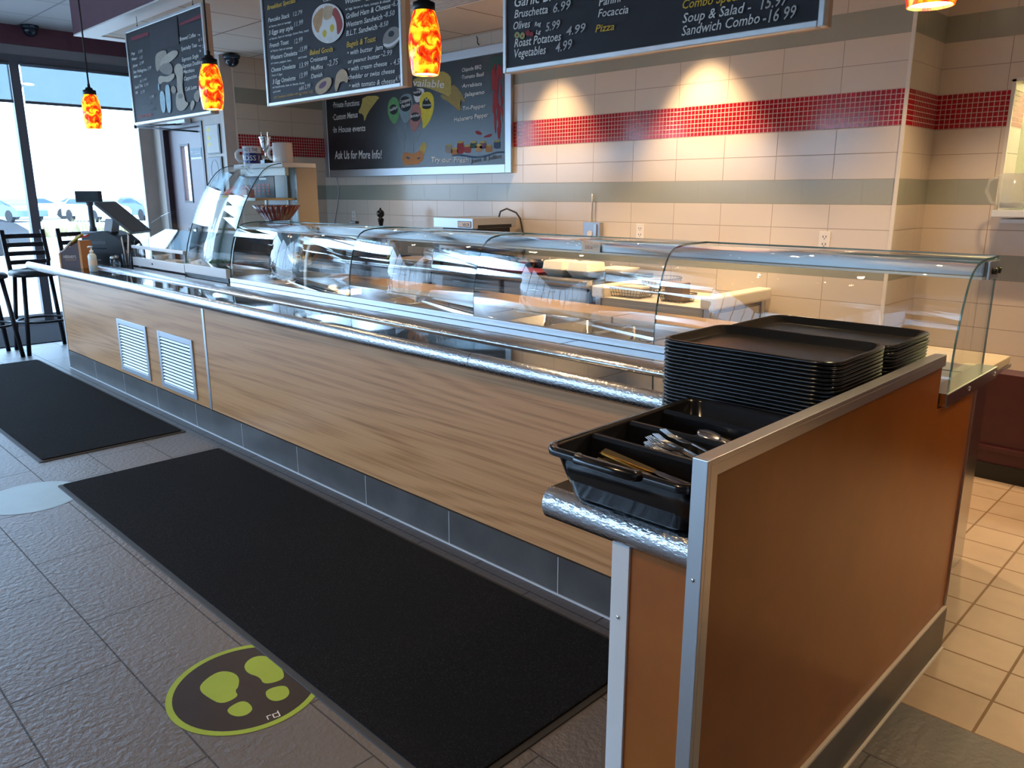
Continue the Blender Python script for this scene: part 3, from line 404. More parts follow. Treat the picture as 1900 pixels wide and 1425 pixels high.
tiled('wall_far', 5.352, YF, 5.775, YF+0.28, False)
tiled('wall_far', 5.775, YF, 7.6, YF+0.28, False, 0, 1.30)
tiled('wall_far', 5.775, YF, 7.6, YF+0.28, False, 2.085, CK)
tiled('wall_far', 7.6, YF, XR, YF+0.28, False)
multi('trim_3', [('poly_white', (5.762, YF-0.008, 1.30, 5.782, YF+0.012, 2.09)), ('poly_white', (5.762, YF-0.008, 2.075, 7.6, YF+0.012, 2.095))])
tiled('wall_pass_reveal', 5.765, YF+0.02, 5.778, YF+0.279, True, 1.30, 2.075)
multi('wall_pass', [('pass_wall', (4.4, 5.2, 0, 9.6, 5.35, CK)), ('pass_wall', (4.3, YF+0.28, 0, 4.4, 5.2, CK)), ('pass_wall', (9.6, YF+0.28, 0, 9.7, 5.2, CK))])
tiled('wall_kitchen_side', XK-0.02, YD+0.13, XK, YB+0.12, True)
slab('trim_4', 'poly_white', XK-0.022, YD+0.125, 0, XK+0.004, YD+0.140, CK)
slab('wall_right', 'beige_paint', XR, YN, 0, XR+0.15, 5.4, CM)
# corner wall with the staff door
DX0, DX1, DZ = -2.66, -1.535, 2.185
multi('wall_door', [('beige_paint', (XW-0.1, YD, 0, DX0, YD+0.13, CM)), ('beige_paint', (DX1, YD, 0, XK, YD+0.13, CM)), ('beige_paint', (DX0, YD, DZ, DX1, YD+0.13, CM))])
mb = MB().use('door_plum')
LX0, LX1, LZ0, LZ1 = -2.245, -2.065, 1.335, 1.945
x0, x1, y0, y1 = DX0+0.09, DX1-0.05, YD+0.05, YD+0.095
for b_ in ((x0, y0, 0.01, LX0, y1, DZ-0.05), (LX1, y0, 0.01, x1, y1, DZ-0.05), (LX0, y0, 0.01, LX1, y1, LZ0), (LX0, y0, LZ1, LX1, y1, DZ-0.05)): mb.box(*b_)
dr = struct(mb.build('door_1'))
mb = MB().use('door_dark').box(DX0, YD-0.012, 0, DX0+0.085, YD+0.12, DZ).box(DX1-0.045, YD-0.012, 0, DX1, YD+0.12, DZ).box(DX0+0.085, YD-0.012, DZ-0.045, DX1-0.045, YD+0.12, DZ); mb.build('door_frame', dr)
mb = MB().use('door_dark')
for b_ in ((LX0-0.025, LZ0-0.025, LX0, LZ1+0.025), (LX1, LZ0-0.025, LX1+0.025, LZ1+0.025), (LX0, LZ0-0.025, LX1, LZ0), (LX0, LZ1, LX1, LZ1+0.025)): mb.box(b_[0], y0-0.008, b_[1], b_[2], y0, b_[3])
mb.build('glass_bead', dr)
MB().use('window_glass').box(LX0, y0+0.015, LZ0, LX1, y0+0.021, LZ1).build('door_glass', dr)
MB().use('case_white').box(-2.25, YD-0.085, DZ-0.01, -1.78, YD-0.013, DZ+0.055, 0.008).build('door_closer', dr)
MB().use('black_metal').tube([(-1.95, YD-0.05, DZ-0.012), (-2.62, YD-0.30, DZ-0.02)], 0.009).tube([(-2.62, YD-0.30, DZ-0.02), (-1.75, YD+0.04, DZ-0.10)], 0.009).lathe([(0.014, -0.02), (0.014, 0.02)], (-2.62, YD-0.30, DZ-0.02), 10).build('closer_arm', dr)
MB().use('steel').tube([(-1.63, YD+0.05, 1.00), (-1.63, YD-0.02, 1.00), (-1.75, YD-0.02, 1.00)], 0.011).build('door_handle', dr)
sg = MB().use('sign_blue').box(-1.99, y0-0.006, 1.815, -1.715, y0, 1.915).build('door_sign', dr); sg['label'] = 'blue employees only plate'
mb = MB().use('decal_white').box(-1.99, y0-0.007, 1.793, -1.715, y0-0.0005, 1.814)
letters(mb, 'EMPLOYEES ONLY', 0.055, width=0.235, M4=Matrix.Translation((-1.97, y0-0.0068, 1.845)) @ Matrix.Rotation(PI/2, 4, 'X')); mb.build('sign_lettering', sg)
# window wall on the left
mb = MB().use('soffit_plum').box(XW-0.15, YN, 2.955, XW+0.04, YD, CM).use('grey_paint').box(XW-0.15, YN, 2.855, XW+0.02, YD, 2.955)
struct(mb.build('wall_window'))
MULL = [-5.93, -4.25, -2.6, -0.98, 0.645, 1.90]
for i in range(5):
    a, c = MULL[i], MULL[i+1]
    w = struct(MB().use('frame_grey').box(XW-0.06, a-0.045, 0.0, XW+0.03, a+0.045, 2.855).box(XW-0.06, a+0.045, 2.76, XW+0.03, c-0.045, 2.855).build('window_%d' % (i+1)))
    MB().use('frame_white').box(XW-0.06, a+0.045, 0.0, XW+0.02, c-0.045, 0.085).build('window_sill', w)
    MB().use('window_glass').box(XW-0.018, a+0.045, 0.085, XW-0.010, c-0.045, 2.76).build('window_glass', w)
slab('trim_5', 'beige_paint', XW-0.05, 1.87, 0, XW+0.03, YD, 2.855)
# shop front behind the camera
mb = MB().use('beige_paint').box(XW-0.15, YN-0.15, 2.75, XR, YN, CM).box(XW-0.15, YN-0.15, 0, XR, YN, 0.35).box(5.15, YN-0.15, 0.35, XR, YN, 2.75).box(XW-0.15, YN-0.15, 0.35, XW+0.0, YN, 2.75)
struct(mb.build('wall_front'))
MX = [-2.90, -1.29, 0.32, 1.93, 3.54, 5.15]
for i in range(5):
    a, c = MX[i], MX[i+1]
    w = struct(MB().use('frame_grey').box(a-0.05, YN-0.10, 0.35, a+0.05, YN-0.01, 2.75).box(a+0.05, YN-0.10, 0.35, c-0.05, YN-0.01, 0.42).box(a+0.05, YN-0.10, 2.66, c-0.05, YN-0.01, 2.75).build('window_%d' % (i+6)))
    MB().use('window_glass').box(a+0.05, YN-0.06, 0.42, c-0.05, YN-0.052, 2.66).build('window_glass', w)
# low maroon panelled wall at the right
mb = MB().use('maroon').box(5.95, 2.455, 0.0, XR, 2.60, 0.545, 0.004).box(5.95, 2.438, 0.0, XR, 2.455, 0.155).box(5.95, 2.43, 0.145, XR, 2.455, 0.175, 0.006)
struct(mb.build('wall_low'))
slab('baseboard_low', 'knob_black', 5.95, 2.425, 0, XR, 2.438, 0.085)
# roller shades: mesh fabric let down over the top of the left windows
for i, (a, c, lab) in enumerate(((0.70, 1.855, 'pale blue mesh roller shade half down in the window beside the staff door'), (-0.93, 0.59, 'pale blue mesh roller shade at the far left edge window pane'))):
    t = thing('roller_shade', lab, 'shade', (XW+0.05, (a+c)/2, 2.39), 'mesh shades on the left windows')
    h = (c-a)/2
    MB().use('shade_mesh').box(-0.001, -h, 0.0, 0.001, h, 0.375).build('shade_fabric', t)
    MB().use('frame_grey').box(-0.009, -h, -0.03, 0.009, h, 0.0, 0.003).build('hem_bar', t)
    MB().use('frame_grey').tube([(0, -h, 0.37), (0, h, 0.37)], 0.018, 10).build('roller_tube', t)
mt = MB().use('walkoff_pile').box(-2.88, -3.4, 0.0005, -1.36, 1.98, 0.008).build('walk_off_mat')
tag(mt, 'dark walk-off carpet laid along the foot of the left windows', 'mat')
# down lights
def can(x, y, z, energy, lab, angle=100, blend=0.5, tilt=(0, 0)):
    t = thing('downlight', lab, 'light', (x, y, z), 'recessed downlights in the ceiling')
    MB().use('white_paint').lathe([(0.052, -0.004), (0.075, -0.006), (0.078, 0.0), (0.052, 0.0)], (0, 0, 0), 24, cap0=False, cap1=False).build('trim_ring', t)
    MB().use('lamp_disc').lathe([(0.050, -0.002), (0.050, -0.001)], (0, 0, 0), 20).build('lamp_face', t)
    l = lamp('downlight_lamp', 'SPOT', (x, y, z-0.012), energy, WARM, (tilt[0], tilt[1], 0), spot_size=math.radians(angle), spot_blend=blend, shadow_soft_size=0.04)
# ---------------------------------------------------------------- serving counter
ct = thing('serving_counter', 'long serving counter with pear wood front, hammered steel rails and black stone tray slide', 'counter', (0, 0, 0))
ZP, ZS = 0.155, 0.792
def panel(x0, x1): return MB().use('pear_wood').box(x0, 0.0, ZP, x1, 0.02, ZS).build('front_panel', ct)
panel(0.016, 2.655); panel(2.681, 6.32)
MB().use('aluminium').box(2.655, -0.004, ZP, 2.681, 0.02, ZS, 0.0015).build('joint_strip', ct)
MB().use('frame_white').box(-0.004, -0.004, 0.012, 0.016, 0.03, ZS, 0.0015).build('corner_strip', ct)
MB().use('pear_wood').box(0.0, 0.03, 0.0, 0.016, 0.95, ZS).build('end_panel', ct)
mb = MB().use('kick_tile').box(0.016, -0.006, 0.0, 6.32, 0.012, ZP-0.004).use('kick_line').box(0.016, -0.011, 0.0, 6.32, -0.005, 0.007)
mb.build('kick_plate', ct)
mb = MB().use('kick_line')
for x in (0.655, 1.255, 1.855, 2.455, 3.055, 3.655, 4.261, 4.85, 5.449, 6.05): mb.box(x-0.0016, -0.0075, 0.007, x+0.0016, -0.005, ZP-0.006)
mb.build('kick_joint', ct)['kind'] = 'stuff'
def vent(x0, x1):
    w = MB().use('alu_dull'); z0, z1, t, f = 0.178, 0.553, 0.035, -0.010
    for b_ in ((x0, z0, x0+t, z1), (x1-t, z0, x1, z1), (x0+t, z0, x1-t, z0+t), (x0+t, z1-t, x1-t, z1)): w.box(b_[0], f, b_[1], b_[2], 0.001, b_[3], 0.002, 1)
    v = w.build('vent_grille', ct); tag(v, label='grey louvred vent grille')
    MB().use('vent_dark').box(x0+t, -0.0015, z0+t, x1-t, -0.0005, z1-t).build('grille_back', v)
    for i in range(14):
        z = z0+t+0.006+i*(z1-z0-2*t)/14
        MB().use('vent_white').prism([(-0.0095, z), (-0.0080, z-0.0015), (-0.0020, z+0.0095), (-0.0035, z+0.0105)], 'x', x0+t, x1-t).build('louver', v)
vent(1.245, 1.772); vent(1.966, 2.490)
def bull(yi, zt, depth=0.026, th=0.065):
    """steel nosing: rolled over the front from the inner top edge at (yi, zt), tucked under at the bottom"""
    zc = zt-th*0.50; pr = [(yi, zc), (yi, zt+0.002)]
    for i in range(0, 12):
        a = PI/2 + PI*i/11*0.90; b_ = (zt+0.002-zc) if a < PI else (zc-(zt-th)); pr.append((yi+depth*math.cos(a), zc+b_*math.sin(a)))
    pr.append((yi, zt-th+0.001)); return pr
def bullnose(x0, x1, yi, zt, parent, **k):
    return MB().use('bullnose').prism(bull(yi, zt, **k), 'x', x0, x1, True).build('steel_nosing', parent)
def sm(o):
    me = o.data
    try: me.set_sharp_from_angle(angle=math.radians(40))
    except Exception: pass
    return o
ZT = 0.840
for a, c in ((-0.69, 1.70), (1.703, 3.24), (3.243, 5.03), (5.033, 6.148)): sm(bullnose(a, c, -0.030, ZT, ct))
RIB = [(0.165, ZT+0.0005)]+[(0.225-0.060*math.cos(PI*i/10), ZT+0.001+0.021*math.sin(PI*i/10)) for i in range(11)]+[(0.285, ZT+0.0005)]
for a, c in ((0.20, 1.30), (1.303, 4.735), (4.738, 6.03)): sm(MB().use('bullnose').prism(RIB, 'x', a, c, True).build('steel_rib', ct))
mb = MB().use('black_stone').box(-0.69, -0.030, 0.803, 6.148, 0.500, ZT).box(-0.69, 0.500, 0.803, 0.380, 0.98, ZT).box(6.148, -0.015, 0.803, 6.518, 0.500, ZT)
mb.build('stone_slab', ct)
mb = MB().use('seam_dark')
for x in (1.9, 3.15, 4.40, 5.62): mb.box(x-0.0025, -0.028, ZT-0.0006, x+0.0025, 0.163, ZT+0.0003)
for x in (1.5, 2.7, 3.9, 5.14): mb.box(x-0.0025, 0.288, ZT-0.0006, x+0.0025, 0.455, ZT+0.0003)
mb.build('stone_seam', ct)['kind'] = 'stuff'
mb = MB().use('alu_dull').box(0.3, 0.50, 0.0, 6.40, 0.52, 0.80).box(0.3, 1.10, 0.0, 6.40, 1.12, 0.835).box(0.3, 0.52, 0.0, 0.32, 1.10, 0.80).box(6.385, 0.62, 0.0, 6.405, 1.10, 0.835)
mb.build('base_cabinet', ct)
MB().use('steel').box(6.29, 1.178, 0.0, 6.407, 1.346, 0.835, 0.004).build('corner_post', ct)
# deck with four sunk wells
ZD = 0.850
WELL = [(2.30, 3.36), (3.62, 4.40), (4.62, 5.40), (5.60, 6.38)]
mb = MB().use('steel').box(0.385, 0.500, ZD-0.012, 6.518, 0.535, ZD).box(0.385, 0.835, ZD-0.012, 6.518, 1.12, ZD)
xs = [0.385] + [v for w in WELL for v in w] + [6.518]
for i in range(0, len(xs), 2): mb.box(xs[i], 0.535, ZD-0.012, xs[i+1], 0.835, ZD)
for a, c in WELL:
    mb.box(a, 0.535, ZD-0.15, c, 0.835, ZD-0.145).box(a-0.004, 0.535, ZD-0.15, a, 0.835, ZD-0.012).box(c, 0.535, ZD-0.15, c+0.004, 0.835, ZD-0.012).box(a, 0.531, ZD-0.15, c, 0.535, ZD-0.012).box(a, 0.835, ZD-0.15, c, 0.839, ZD-0.012)
mb.build('steel_deck', ct)
# ---------------------------------------------------------------- loose boards on the rear ledge
for i, (a, c, mt_, lab) in enumerate(((2.45, 4.00, 'maple', 'long maple cutting board at the far end of the rear ledge'), (4.012, 5.00, 'maple', 'middle maple cutting board on the rear ledge behind the glass'), (5.012, 6.05, 'maple', 'maple cutting board behind the tray stacks on the rear ledge'), (6.062, 6.516, 'cut_board', 'cream poly cutting board at the near end of the rear ledge'))):
    o = MB().use(mt_).box(-(c-a)/2, -0.130, 0.0, (c-a)/2, 0.130, 0.028, 0.004).build('cutting_board', None, ((a+c)/2, 0.978, ZD+0.0005))
    tag(o, lab, 'cutting board', 'boards on the rear ledge')
# food pans in the wells
def food_pan(mat='steel'):
    t = thing('food_pan', 'x', 'pan'); w, d, h = 0.252, 0.292, 0.10
    R = lambda ww, dd, z, r: [(p[0], p[1], z) for p in rrect(ww, dd, r)]
    MB().use(mat).loft([R(w, d, 0.0, 0.02), R(w, d, 0.003, 0.02), R(w-0.03, d-0.03, 0.002, 0.02), R(w-0.05, d-0.05, -h, 0.025)], False, True).build('pan', t, normals=False)
    return t
k = 0; pans = []
ORD = ['first', 'second', 'third', 'fourth']
names = ['far left well', 'second well from the far end', 'third well from the far end', 'near well behind the trays']
for wi, (a, c) in enumerate(WELL):
    n = (4, 3, 3, 3)[wi]
    for j in range(n):
        x = a + (j+0.5)*(c-a)/n; lab = '%s steel food pan from the left in the %s' % (ORD[j], names[wi])
        if not pans: p = food_pan(); p.location = (x, 0.685, ZD+0.0015); p['label'] = lab; p['group'] = 'food pans in the counter wells'
        else: p = copy_tree(pans[0], (x, 0.685, ZD+0.0015), label=lab)
        pans.append(p)
# ---------------------------------------------------------------- sneeze guard
sgd = thing('sneeze_guard', 'long curved glass sneeze guard with grey lamp housing along the counter', 'sneeze guard', (0, 0, 0))
PROF = [(0.462, 0.868), (0.464, 0.93), (0.466, 0.98), (0.473, 1.022), (0.481, 1.060), (0.488, 1.086), (0.495, 1.108), (0.506, 1.140), (0.519, 1.168), (0.533, 1.190), (0.549, 1.207), (0.575, 1.221), (0.606, 1.228), (0.64, 1.232), (0.682, 1.234), (0.80, 1.235)]
def sheet(prof, x0, x1, mat, name, parent, th=0.007, edge='glass_edge'):
    out = []
    for i, (y, z) in enumerate(prof):
        a = prof[max(i-1, 0)]; b_ = prof[min(i+1, len(prof)-1)]; t = Vector((b_[0]-a[0], b_[1]-a[1])).normalized(); out.append((y+t.y*th, z-t.x*th))
    mb = MB().use(mat); n = len(prof)
    A = [[mb.bm.verts.new((x, y, z)) for y, z in P] for x in (x0, x1) for P in (prof, out)]
    for i in range(n-1):
        mb.face([A[0][i], A[0][i+1], A[2][i+1], A[2][i]], True); mb.face([A[1][i], A[3][i], A[3][i+1], A[1][i+1]], True)
    mb.use(edge)
    for i in range(n-1):
        mb.face([A[0][i], A[1][i], A[1][i+1], A[0][i+1]]); mb.face([A[2][i], A[2][i+1], A[3][i+1], A[3][i]])
    mb.face([A[0][0], A[2][0], A[3][0], A[1][0]]); mb.face([A[0][-1], A[1][-1], A[3][-1], A[2][-1]])
    return mb.build(name, parent)
SEG = [2.10, 3.50, 4.502, 5.497, 6.510]
for a, c in zip(SEG, SEG[1:]): sheet(PROF, a+0.0015, c-0.0015, 'case_glass', 'glass_panel', sgd)
def side_glass(prof, x, yb, zb, name, parent, th=0.006):
    pts = list(prof) + [(yb, prof[-1][1]), (yb, zb)]
    mb = MB().use('case_glass'); r0 = [mb.bm.verts.new((x, y, z)) for y, z in pts]; r1 = [mb.bm.verts.new((x+th, y, z)) for y, z in pts]
    c0 = mb.face(list(reversed(r0))); c1 = mb.face(r1); bmesh.ops.triangulate(mb.bm, faces=[c0, c1]); mb.use('glass_edge'); n = len(pts)
    for i in range(n): mb.face([r0[i], r0[(i+1) % n], r1[(i+1) % n], r1[i]])
    return mb.build(name, parent)
IN = [(y+0.010, z-0.008) for y, z in PROF[:-1]]
side_glass(IN, 6.502, 0.80, 0.878, 'end_glass', sgd); side_glass(IN, 2.104, 0.80, 0.868, 'end_glass', sgd)
MB().use('aluminium').box(2.10, 0.455, ZT+0.0005, 6.499, 0.482, 0.868, 0.002).build('glass_channel', sgd)
mb = MB().use('alu_dull').box(2.112, 0.688, 1.176, 6.500, 0.785, 1.224, 0.004).use('frame_white').box(2.112, 0.682, 1.168, 6.500, 0.790, 1.176, 0.002); mb.build('lamp_housing', sgd)
cp = MB().use('alu_dull').box(6.509, 0.688, 1.168, 6.516, 0.785, 1.224, 0.002).build('end_cap', sgd)
for y in (0.715, 0.758): MB().use('knob_black').lathe([(0.010, 0), (0.010, 0.012), (0.0, 0.013)], (6.516, y, 1.194), 12, mat=Matrix.Rotation(PI/2, 4, 'Y')).build('clamp_knob', cp)
br_ = MB().use('steel').box(6.4935, 0.298, 0.858, 6.551, 0.790, 0.897, 0.003).build('end_bracket', sgd)
for y in (0.50, 0.76): MB().use('chrome').sphere((6.5515, y, 0.878), 0.007, (0.5, 1, 1), 10, 6).build('bracket_screw', br_)
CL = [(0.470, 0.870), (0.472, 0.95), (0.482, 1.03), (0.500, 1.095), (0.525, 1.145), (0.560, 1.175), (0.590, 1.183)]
MB().use('frame_white').prism(CL+[(y+0.006, z-0.007) for y, z in reversed(CL)], 'x', 3.015, 3.042).build('lit_edge_strip', sgd)  # white strip paints in the bright light on a glass seam edge
# small printed cards on the lamp housing
def card(x, w, lab, red):
    c = MB().use('sticker').box(x, 0.6795, 1.176, x+w, 0.6815, 1.216).build('price_card', sgd); c['label'] = lab
    if red:
        mb = MB().use('red_ink'); letters(mb, 'DS16', 0.018, width=0.040, M4=Matrix.Translation((x+0.020, 0.6792, 1.188)) @ Matrix.Rotation(PI/2, 4, 'X')); mb.build('card_lettering', c)
    mb = MB().use('grey_ink')
    for i, (a, b2_) in enumerate(((0.6, 0.9), (0.6, 0.95), (0.6, 0.85), (0.15, 0.5))): mb.box(x+w*a, 0.6790, 1.206-0.006*i, x+w*b2_, 0.6793, 1.2075-0.006*i)
    mb.build('card_print', c)
card(4.960, 0.100, 'cream card printed DS16 in red', True); card(2.755, 0.10, 'white printed card', False)
# ---------------------------------------------------------------- display cases at the far end
tc_ = thing('pastry_case', 'tall curved glass pastry case with white top slab', 'display case', (0, 0, 0))
TP = [(0.466, 0.922), (0.473, 0.98), (0.486, 1.045), (0.507, 1.115), (0.531, 1.18), (0.563, 1.26), (0.598, 1.338), (0.637, 1.41), (0.678, 1.475), (0.715, 1.525), (0.754, 1.567), (0.79, 1.593), (0.826, 1.609), (0.87, 1.619), (0.92, 1.623)]
CX0, CX1 = 1.392, 2.090
sheet(TP, CX0+0.003, CX1, 'case_glass', 'front_glass', tc_)
TI = [(y+0.012, z-0.010) for y, z in TP]
side_glass(TI, CX0+0.006, 1.13, 0.922, 'side_glass', tc_); side_glass(TI[:-1], CX1-0.010, 1.0, 0.922, 'side_glass', tc_)
MB().use('frame_white').box(CX0, 0.456, ZT+0.017, 2.048, 0.486, 0.921, 0.003).use('knob_black').box(CX0, 0.470, ZT+0.0005, 2.048, 0.486, ZT+0.017).build('front_channel', tc_)
mb = MB().use('case_white').box(CX0, 0.898, 1.594, CX1+0.014, 1.162, 1.625, 0.003).box(CX0+0.03, 0.935, 1.540, CX1-0.02, 0.962, 1.594, 0.002); mb.build('top_slab', tc_)
MB().use('case_tan').box(CX1, 1.0, ZD+0.0005, CX1+0.016, 1.162, 1.593).build('side_panel', tc_)
mb = MB().use('case_white').box(CX0+0.015, 1.12, ZD+0.0005, CX0+0.045, 1.15, 1.593).box(CX1-0.035, 1.12, ZD+0.0005, CX1-0.001, 1.15, 1.593).box(1.735, 1.123, ZD+0.0005, 1.76, 1.147, 1.593).use('case_grey').box(CX0+0.045, 1.13, ZD+0.0005, 1.735, 1.138, 1.593).box(1.76, 1.134, ZD+0.0005, CX1-0.035, 1.142, 1.593)
mb.build('rear_doors', tc_)
for z, y0 in ((1.372, 0.70), (1.150, 0.60)):
    MB().use('shelf_gold').box(CX0+0.02, y0, z, CX1-0.012, 1.118, z+0.014, 0.002).use('case_white').box(CX0+0.02, y0-0.008, z-0.003, CX1-0.012, y0, z+0.017, 0.002).build('case_shelf', tc_)
MB().use('case_dark').box(CX0+0.004, 0.50, ZD+0.0005, CX1-0.002, 1.118, 0.880).build('case_floor', tc_)
lc = thing('low_display_case', 'low glass display case with sloped lid beside the till', 'display case', (0, 0, 0))
MB().use('frame_white').box(0.390, 0.456, ZT+0.008, 1.384, 0.486, 0.914, 0.003).use('knob_black').lathe([(0.008, 0), (0.008, 0.004)], (0.80, 0.454, 0.880), 10, mat=Matrix.Rotation(PI/2, 4, 'X')).build('front_channel', lc)
MB().use('case_glass').box(0.395, 0.466, 0.914, 1.380, 0.472, 0.985).build('front_glass', lc)
MB().use('frame_white').box(0.390, 0.456, 0.985, 1.384, 0.486, 1.008, 0.003).build('lid_rail', lc)
MB().use('case_glass').prism([(0.488, 1.006), (0.745, 1.128), (1.12, 1.140), (1.12, 1.134), (0.747, 1.122), (0.490, 1.000)], 'x', 0.40, 1.378).build('sloped_lid', lc)
mb = MB().use('case_grey').box(0.392, 0.50, ZD+0.0005, 1.384, 1.13, 0.868).box(0.40, 1.121, 0.868, 1.382, 1.135, 1.140); mb.build('case_body', lc)
LP = [(0.466, 0.916), (0.478, 0.99), (0.490, 1.041), (0.515, 1.070), (0.547, 1.100), (0.595, 1.145), (0.643, 1.184), (0.72, 1.232), (0.793, 1.264), (0.85, 1.278), (0.909, 1.287), (1.01, 1.292)]
side_glass(LP, 0.384, 1.12, 0.916, 'side_glass', lc)
MB().use('frame_white').box(1.376, 0.466, 0.914, 1.384, 0.482, 0.985).build('corner_post', lc)
# ---------------------------------------------------------------- tray station at the near end
ts = thing('tray_station', 'tray and cutlery station with a tall orange end panel and aluminium trim', 'counter', (0, 0, 0))
YFN, YGE, YE, XO = -0.905, 0.258, 0.604, 6.540
mb = MB().use('orange_panel').prism([(YFN, 0.0), (YE, 0.0), (YE, 0.857), (YGE, 0.857), (YGE, 1.000), (YFN, 1.000)], 'x', 6.5225, XO); mb.build('end_panel', ts)
mb = MB().use('aluminium').box(6.518, YFN, 1.000, 6.5465, YGE+0.003, 1.010, 0.0012).box(XO, YFN+0.02, 0.980, 6.5465, YGE+0.003, 1.000).box(6.518, YFN, 0.980, 6.5225, YGE, 1.000); mb.build('cap_trim', ts)
mb = MB().use('aluminium').box(6.518, YFN-0.010, 0.0, 6.5465, YFN, 1.010, 0.0012).box(XO, YFN, 0.0, 6.5465, YFN+0.021, 1.000)
tr = mb.build('corner_trim', ts)
for z in (0.80, 0.41, 0.10): MB().use('chrome').sphere((6.532, YFN-0.010, z), 0.004, (1, 0.5, 1), 8, 5).build('trim_screw', tr)
mb = MB().use('kick_tile').box(6.5405, YFN+0.034, 0.0, 6.551, YE, 0.140).use('poly_white').box(6.5405, YFN+0.034, 0.140, 6.5495, YE, 0.1475).box(6.551, YFN+0.034, 0, 6.558, YE, 0.006); mb.build('kick_plate', ts)
MB().use('aluminium').box(6.520, YE, 0.0, 6.5465, YE+0.003, 0.857).build('rear_trim', ts)
MB().use('orange_panel').box(6.361, -0.850, 0.0, 6.5205, -0.832, 0.792).build('front_panel', ts)
cs = MB().use('frame_white').box(6.321, -0.856, 0.0, 6.361, -0.832, 0.792, 0.0015).build('corner_strip', ts)
MB().use('chrome').sphere((6.341, -0.8565, 0.63), 0.0045, (1, 0.5, 1), 8, 5).build('strip_screw', cs)
MB().use('orange_panel').box(6.321, -0.832, 0.0, 6.333, -0.012, 0.792).build('side_panel', ts)
MB().use('black_stone').box(6.150, -0.838, 0.803, 6.5205, -0.018, ZT).build('stone_slab', ts)
o = MB().use('bullnose').prism(bull(-0.838, ZT, 0.028, 0.066), 'x', 6.150, 6.5205, True).build('steel_nosing', ts); sm(o)
# ---------------------------------------------------------------- trays
def tray():
    t = thing('serving_tray', 'x', 'tray'); w, d, r = 0.448, 0.318, 0.05
    R = lambda q, z: [(p[0], p[1], z) for p in rrect(w-2*q, d-2*q, max(r-q*0.6, 0.012), 5)]
    m_ = MB().use('tray_plastic').loft([R(0.003, -0.0075), R(0.0, -0.004), R(0.0015, 0.0), R(0.007, 0.001), R(0.011, -0.002), R(0.022, -0.0165), R(0.028, -0.0195)], False, False)
    m_.loft([R(0.003, -0.0075), R(0.009, -0.0065), R(0.024, -0.019), R(0.030, -0.0225)], False, True)
    m_.build('tray_rim', t)
    MB().use('tray_floor').loft([R(0.028, -0.0195), R(0.040, -0.0203)], False, True).build('tray_well', t)
    return t
T0 = tray(); NT, PITCH = 23, 0.0090
def stack(x, y, lab, where, n=NT, rot=0.0):
    zt = ZT+0.0005+0.0225+(n-1)*PITCH
    for i in range(n):
        z = zt - i*PITCH; jx = random.uniform(-0.0015, 0.0015) if i else 0; jy = random.uniform(-0.0015, 0.0015) if i else 0
        lb = 'black plastic serving tray, topmost of the %s stack' % where if i == 0 else ('black plastic serving tray, bottom of the %s stack' % where if i == n-1 else 'black plastic serving tray, number %d from the top of the %s stack' % (i+1, where))
        if i == 0 and where == 'front': T0.location = (x, y, z); T0.rotation_euler = (0, 0, rot); T0['label'] = lb; T0['group'] = lab
        else:
            c = copy_tree(T0, (x+jx, y+jy, z), (0, 0, rot+random.uniform(-0.002, 0.002)), lb); c['group'] = lab
stack(6.280, -0.186, 'trays in the front stack', 'front', 24)
stack(6.276, 0.142, 'trays in the rear stack', 'rear', 23)
# ---------------------------------------------------------------- cutlery bin
cb = thing('cutlery_bin', 'black four-compartment cutlery bin at the front of the tray station', 'cutlery bin', (6.347, -0.640, 0.8405))
bw, bd, bh = 0.334, 0.530, 0.110
R = lambda w, d, z, r: [(p[0], p[1], z) for p in rrect(w, d, r, 6)]
mb = MB().use('black_plastic').loft([R(bw-0.002, bd-0.002, bh-0.014, 0.035), R(bw, bd, bh-0.006, 0.036), R(bw-0.006, bd-0.006, bh, 0.034), R(bw-0.026, bd-0.026, bh, 0.028), R(bw-0.034, bd-0.034, bh-0.006, 0.026), R(bw-0.070, bd-0.080, 0.012, 0.03)], False, True)
mb.loft([R(bw-0.002, bd-0.002, bh-0.014, 0.035), R(bw-0.030, bd-0.030, bh-0.016, 0.03), R(bw-0.040, bd-0.06, bh-0.06, 0.035), R(bw-0.060, bd-0.085, 0.012, 0.04), R(bw-0.080, bd-0.110, 0.0, 0.03)], False, True)
mb.build('bin_body', cb)
for i in (-1, 0, 1):
    y = i*0.1265
    mb = MB().use('black_plastic').prism([(y-0.016, 0.012), (y+0.016, 0.012), (y+0.008, bh-0.010), (y+0.004, bh-0.003), (y-0.004, bh-0.003), (y-0.008, bh-0.010)], 'x', -(bw/2-0.020), bw/2-0.020, False); mb.build('divider', cb)
MB().use('black_plastic').tube([(-0.075, -bd/2+0.004, bh-0.004), (-0.068, -bd/2-0.010, bh-0.003), (0.055, -bd/2-0.010, bh-0.003), (0.062, -bd/2+0.004, bh-0.004)], 0.010, 10).build('grip', cb)
def knife():
    t = thing('table_knife', 'x', 'knife'); L = 0.21
    MB().use('brass').loft([[(x, y*w, z) for y, z in ((-1, -0.0012), (1, -0.0012), (1, 0.0012), (-1, 0.0012))] for x, w in ((0, 0.0065), (0.01, 0.0075), (0.10, 0.0055), (0.115, 0.0050))], True, True, True, False).build('knife_handle', t)
    MB().use('steel').loft([[(x, y0, -0.0006), (x, y1, -0.0004), (x, y1, 0.0004), (x, y0, 0.0006)] for x, y0, y1 in ((0.114, -0.004, 0.004), (0.13, -0.006, 0.006), (0.19, -0.006, 0.0075), (0.205, -0.005, 0.004), (L, -0.004, -0.002))], True, True, True, False).build('knife_blade', t)
    return t
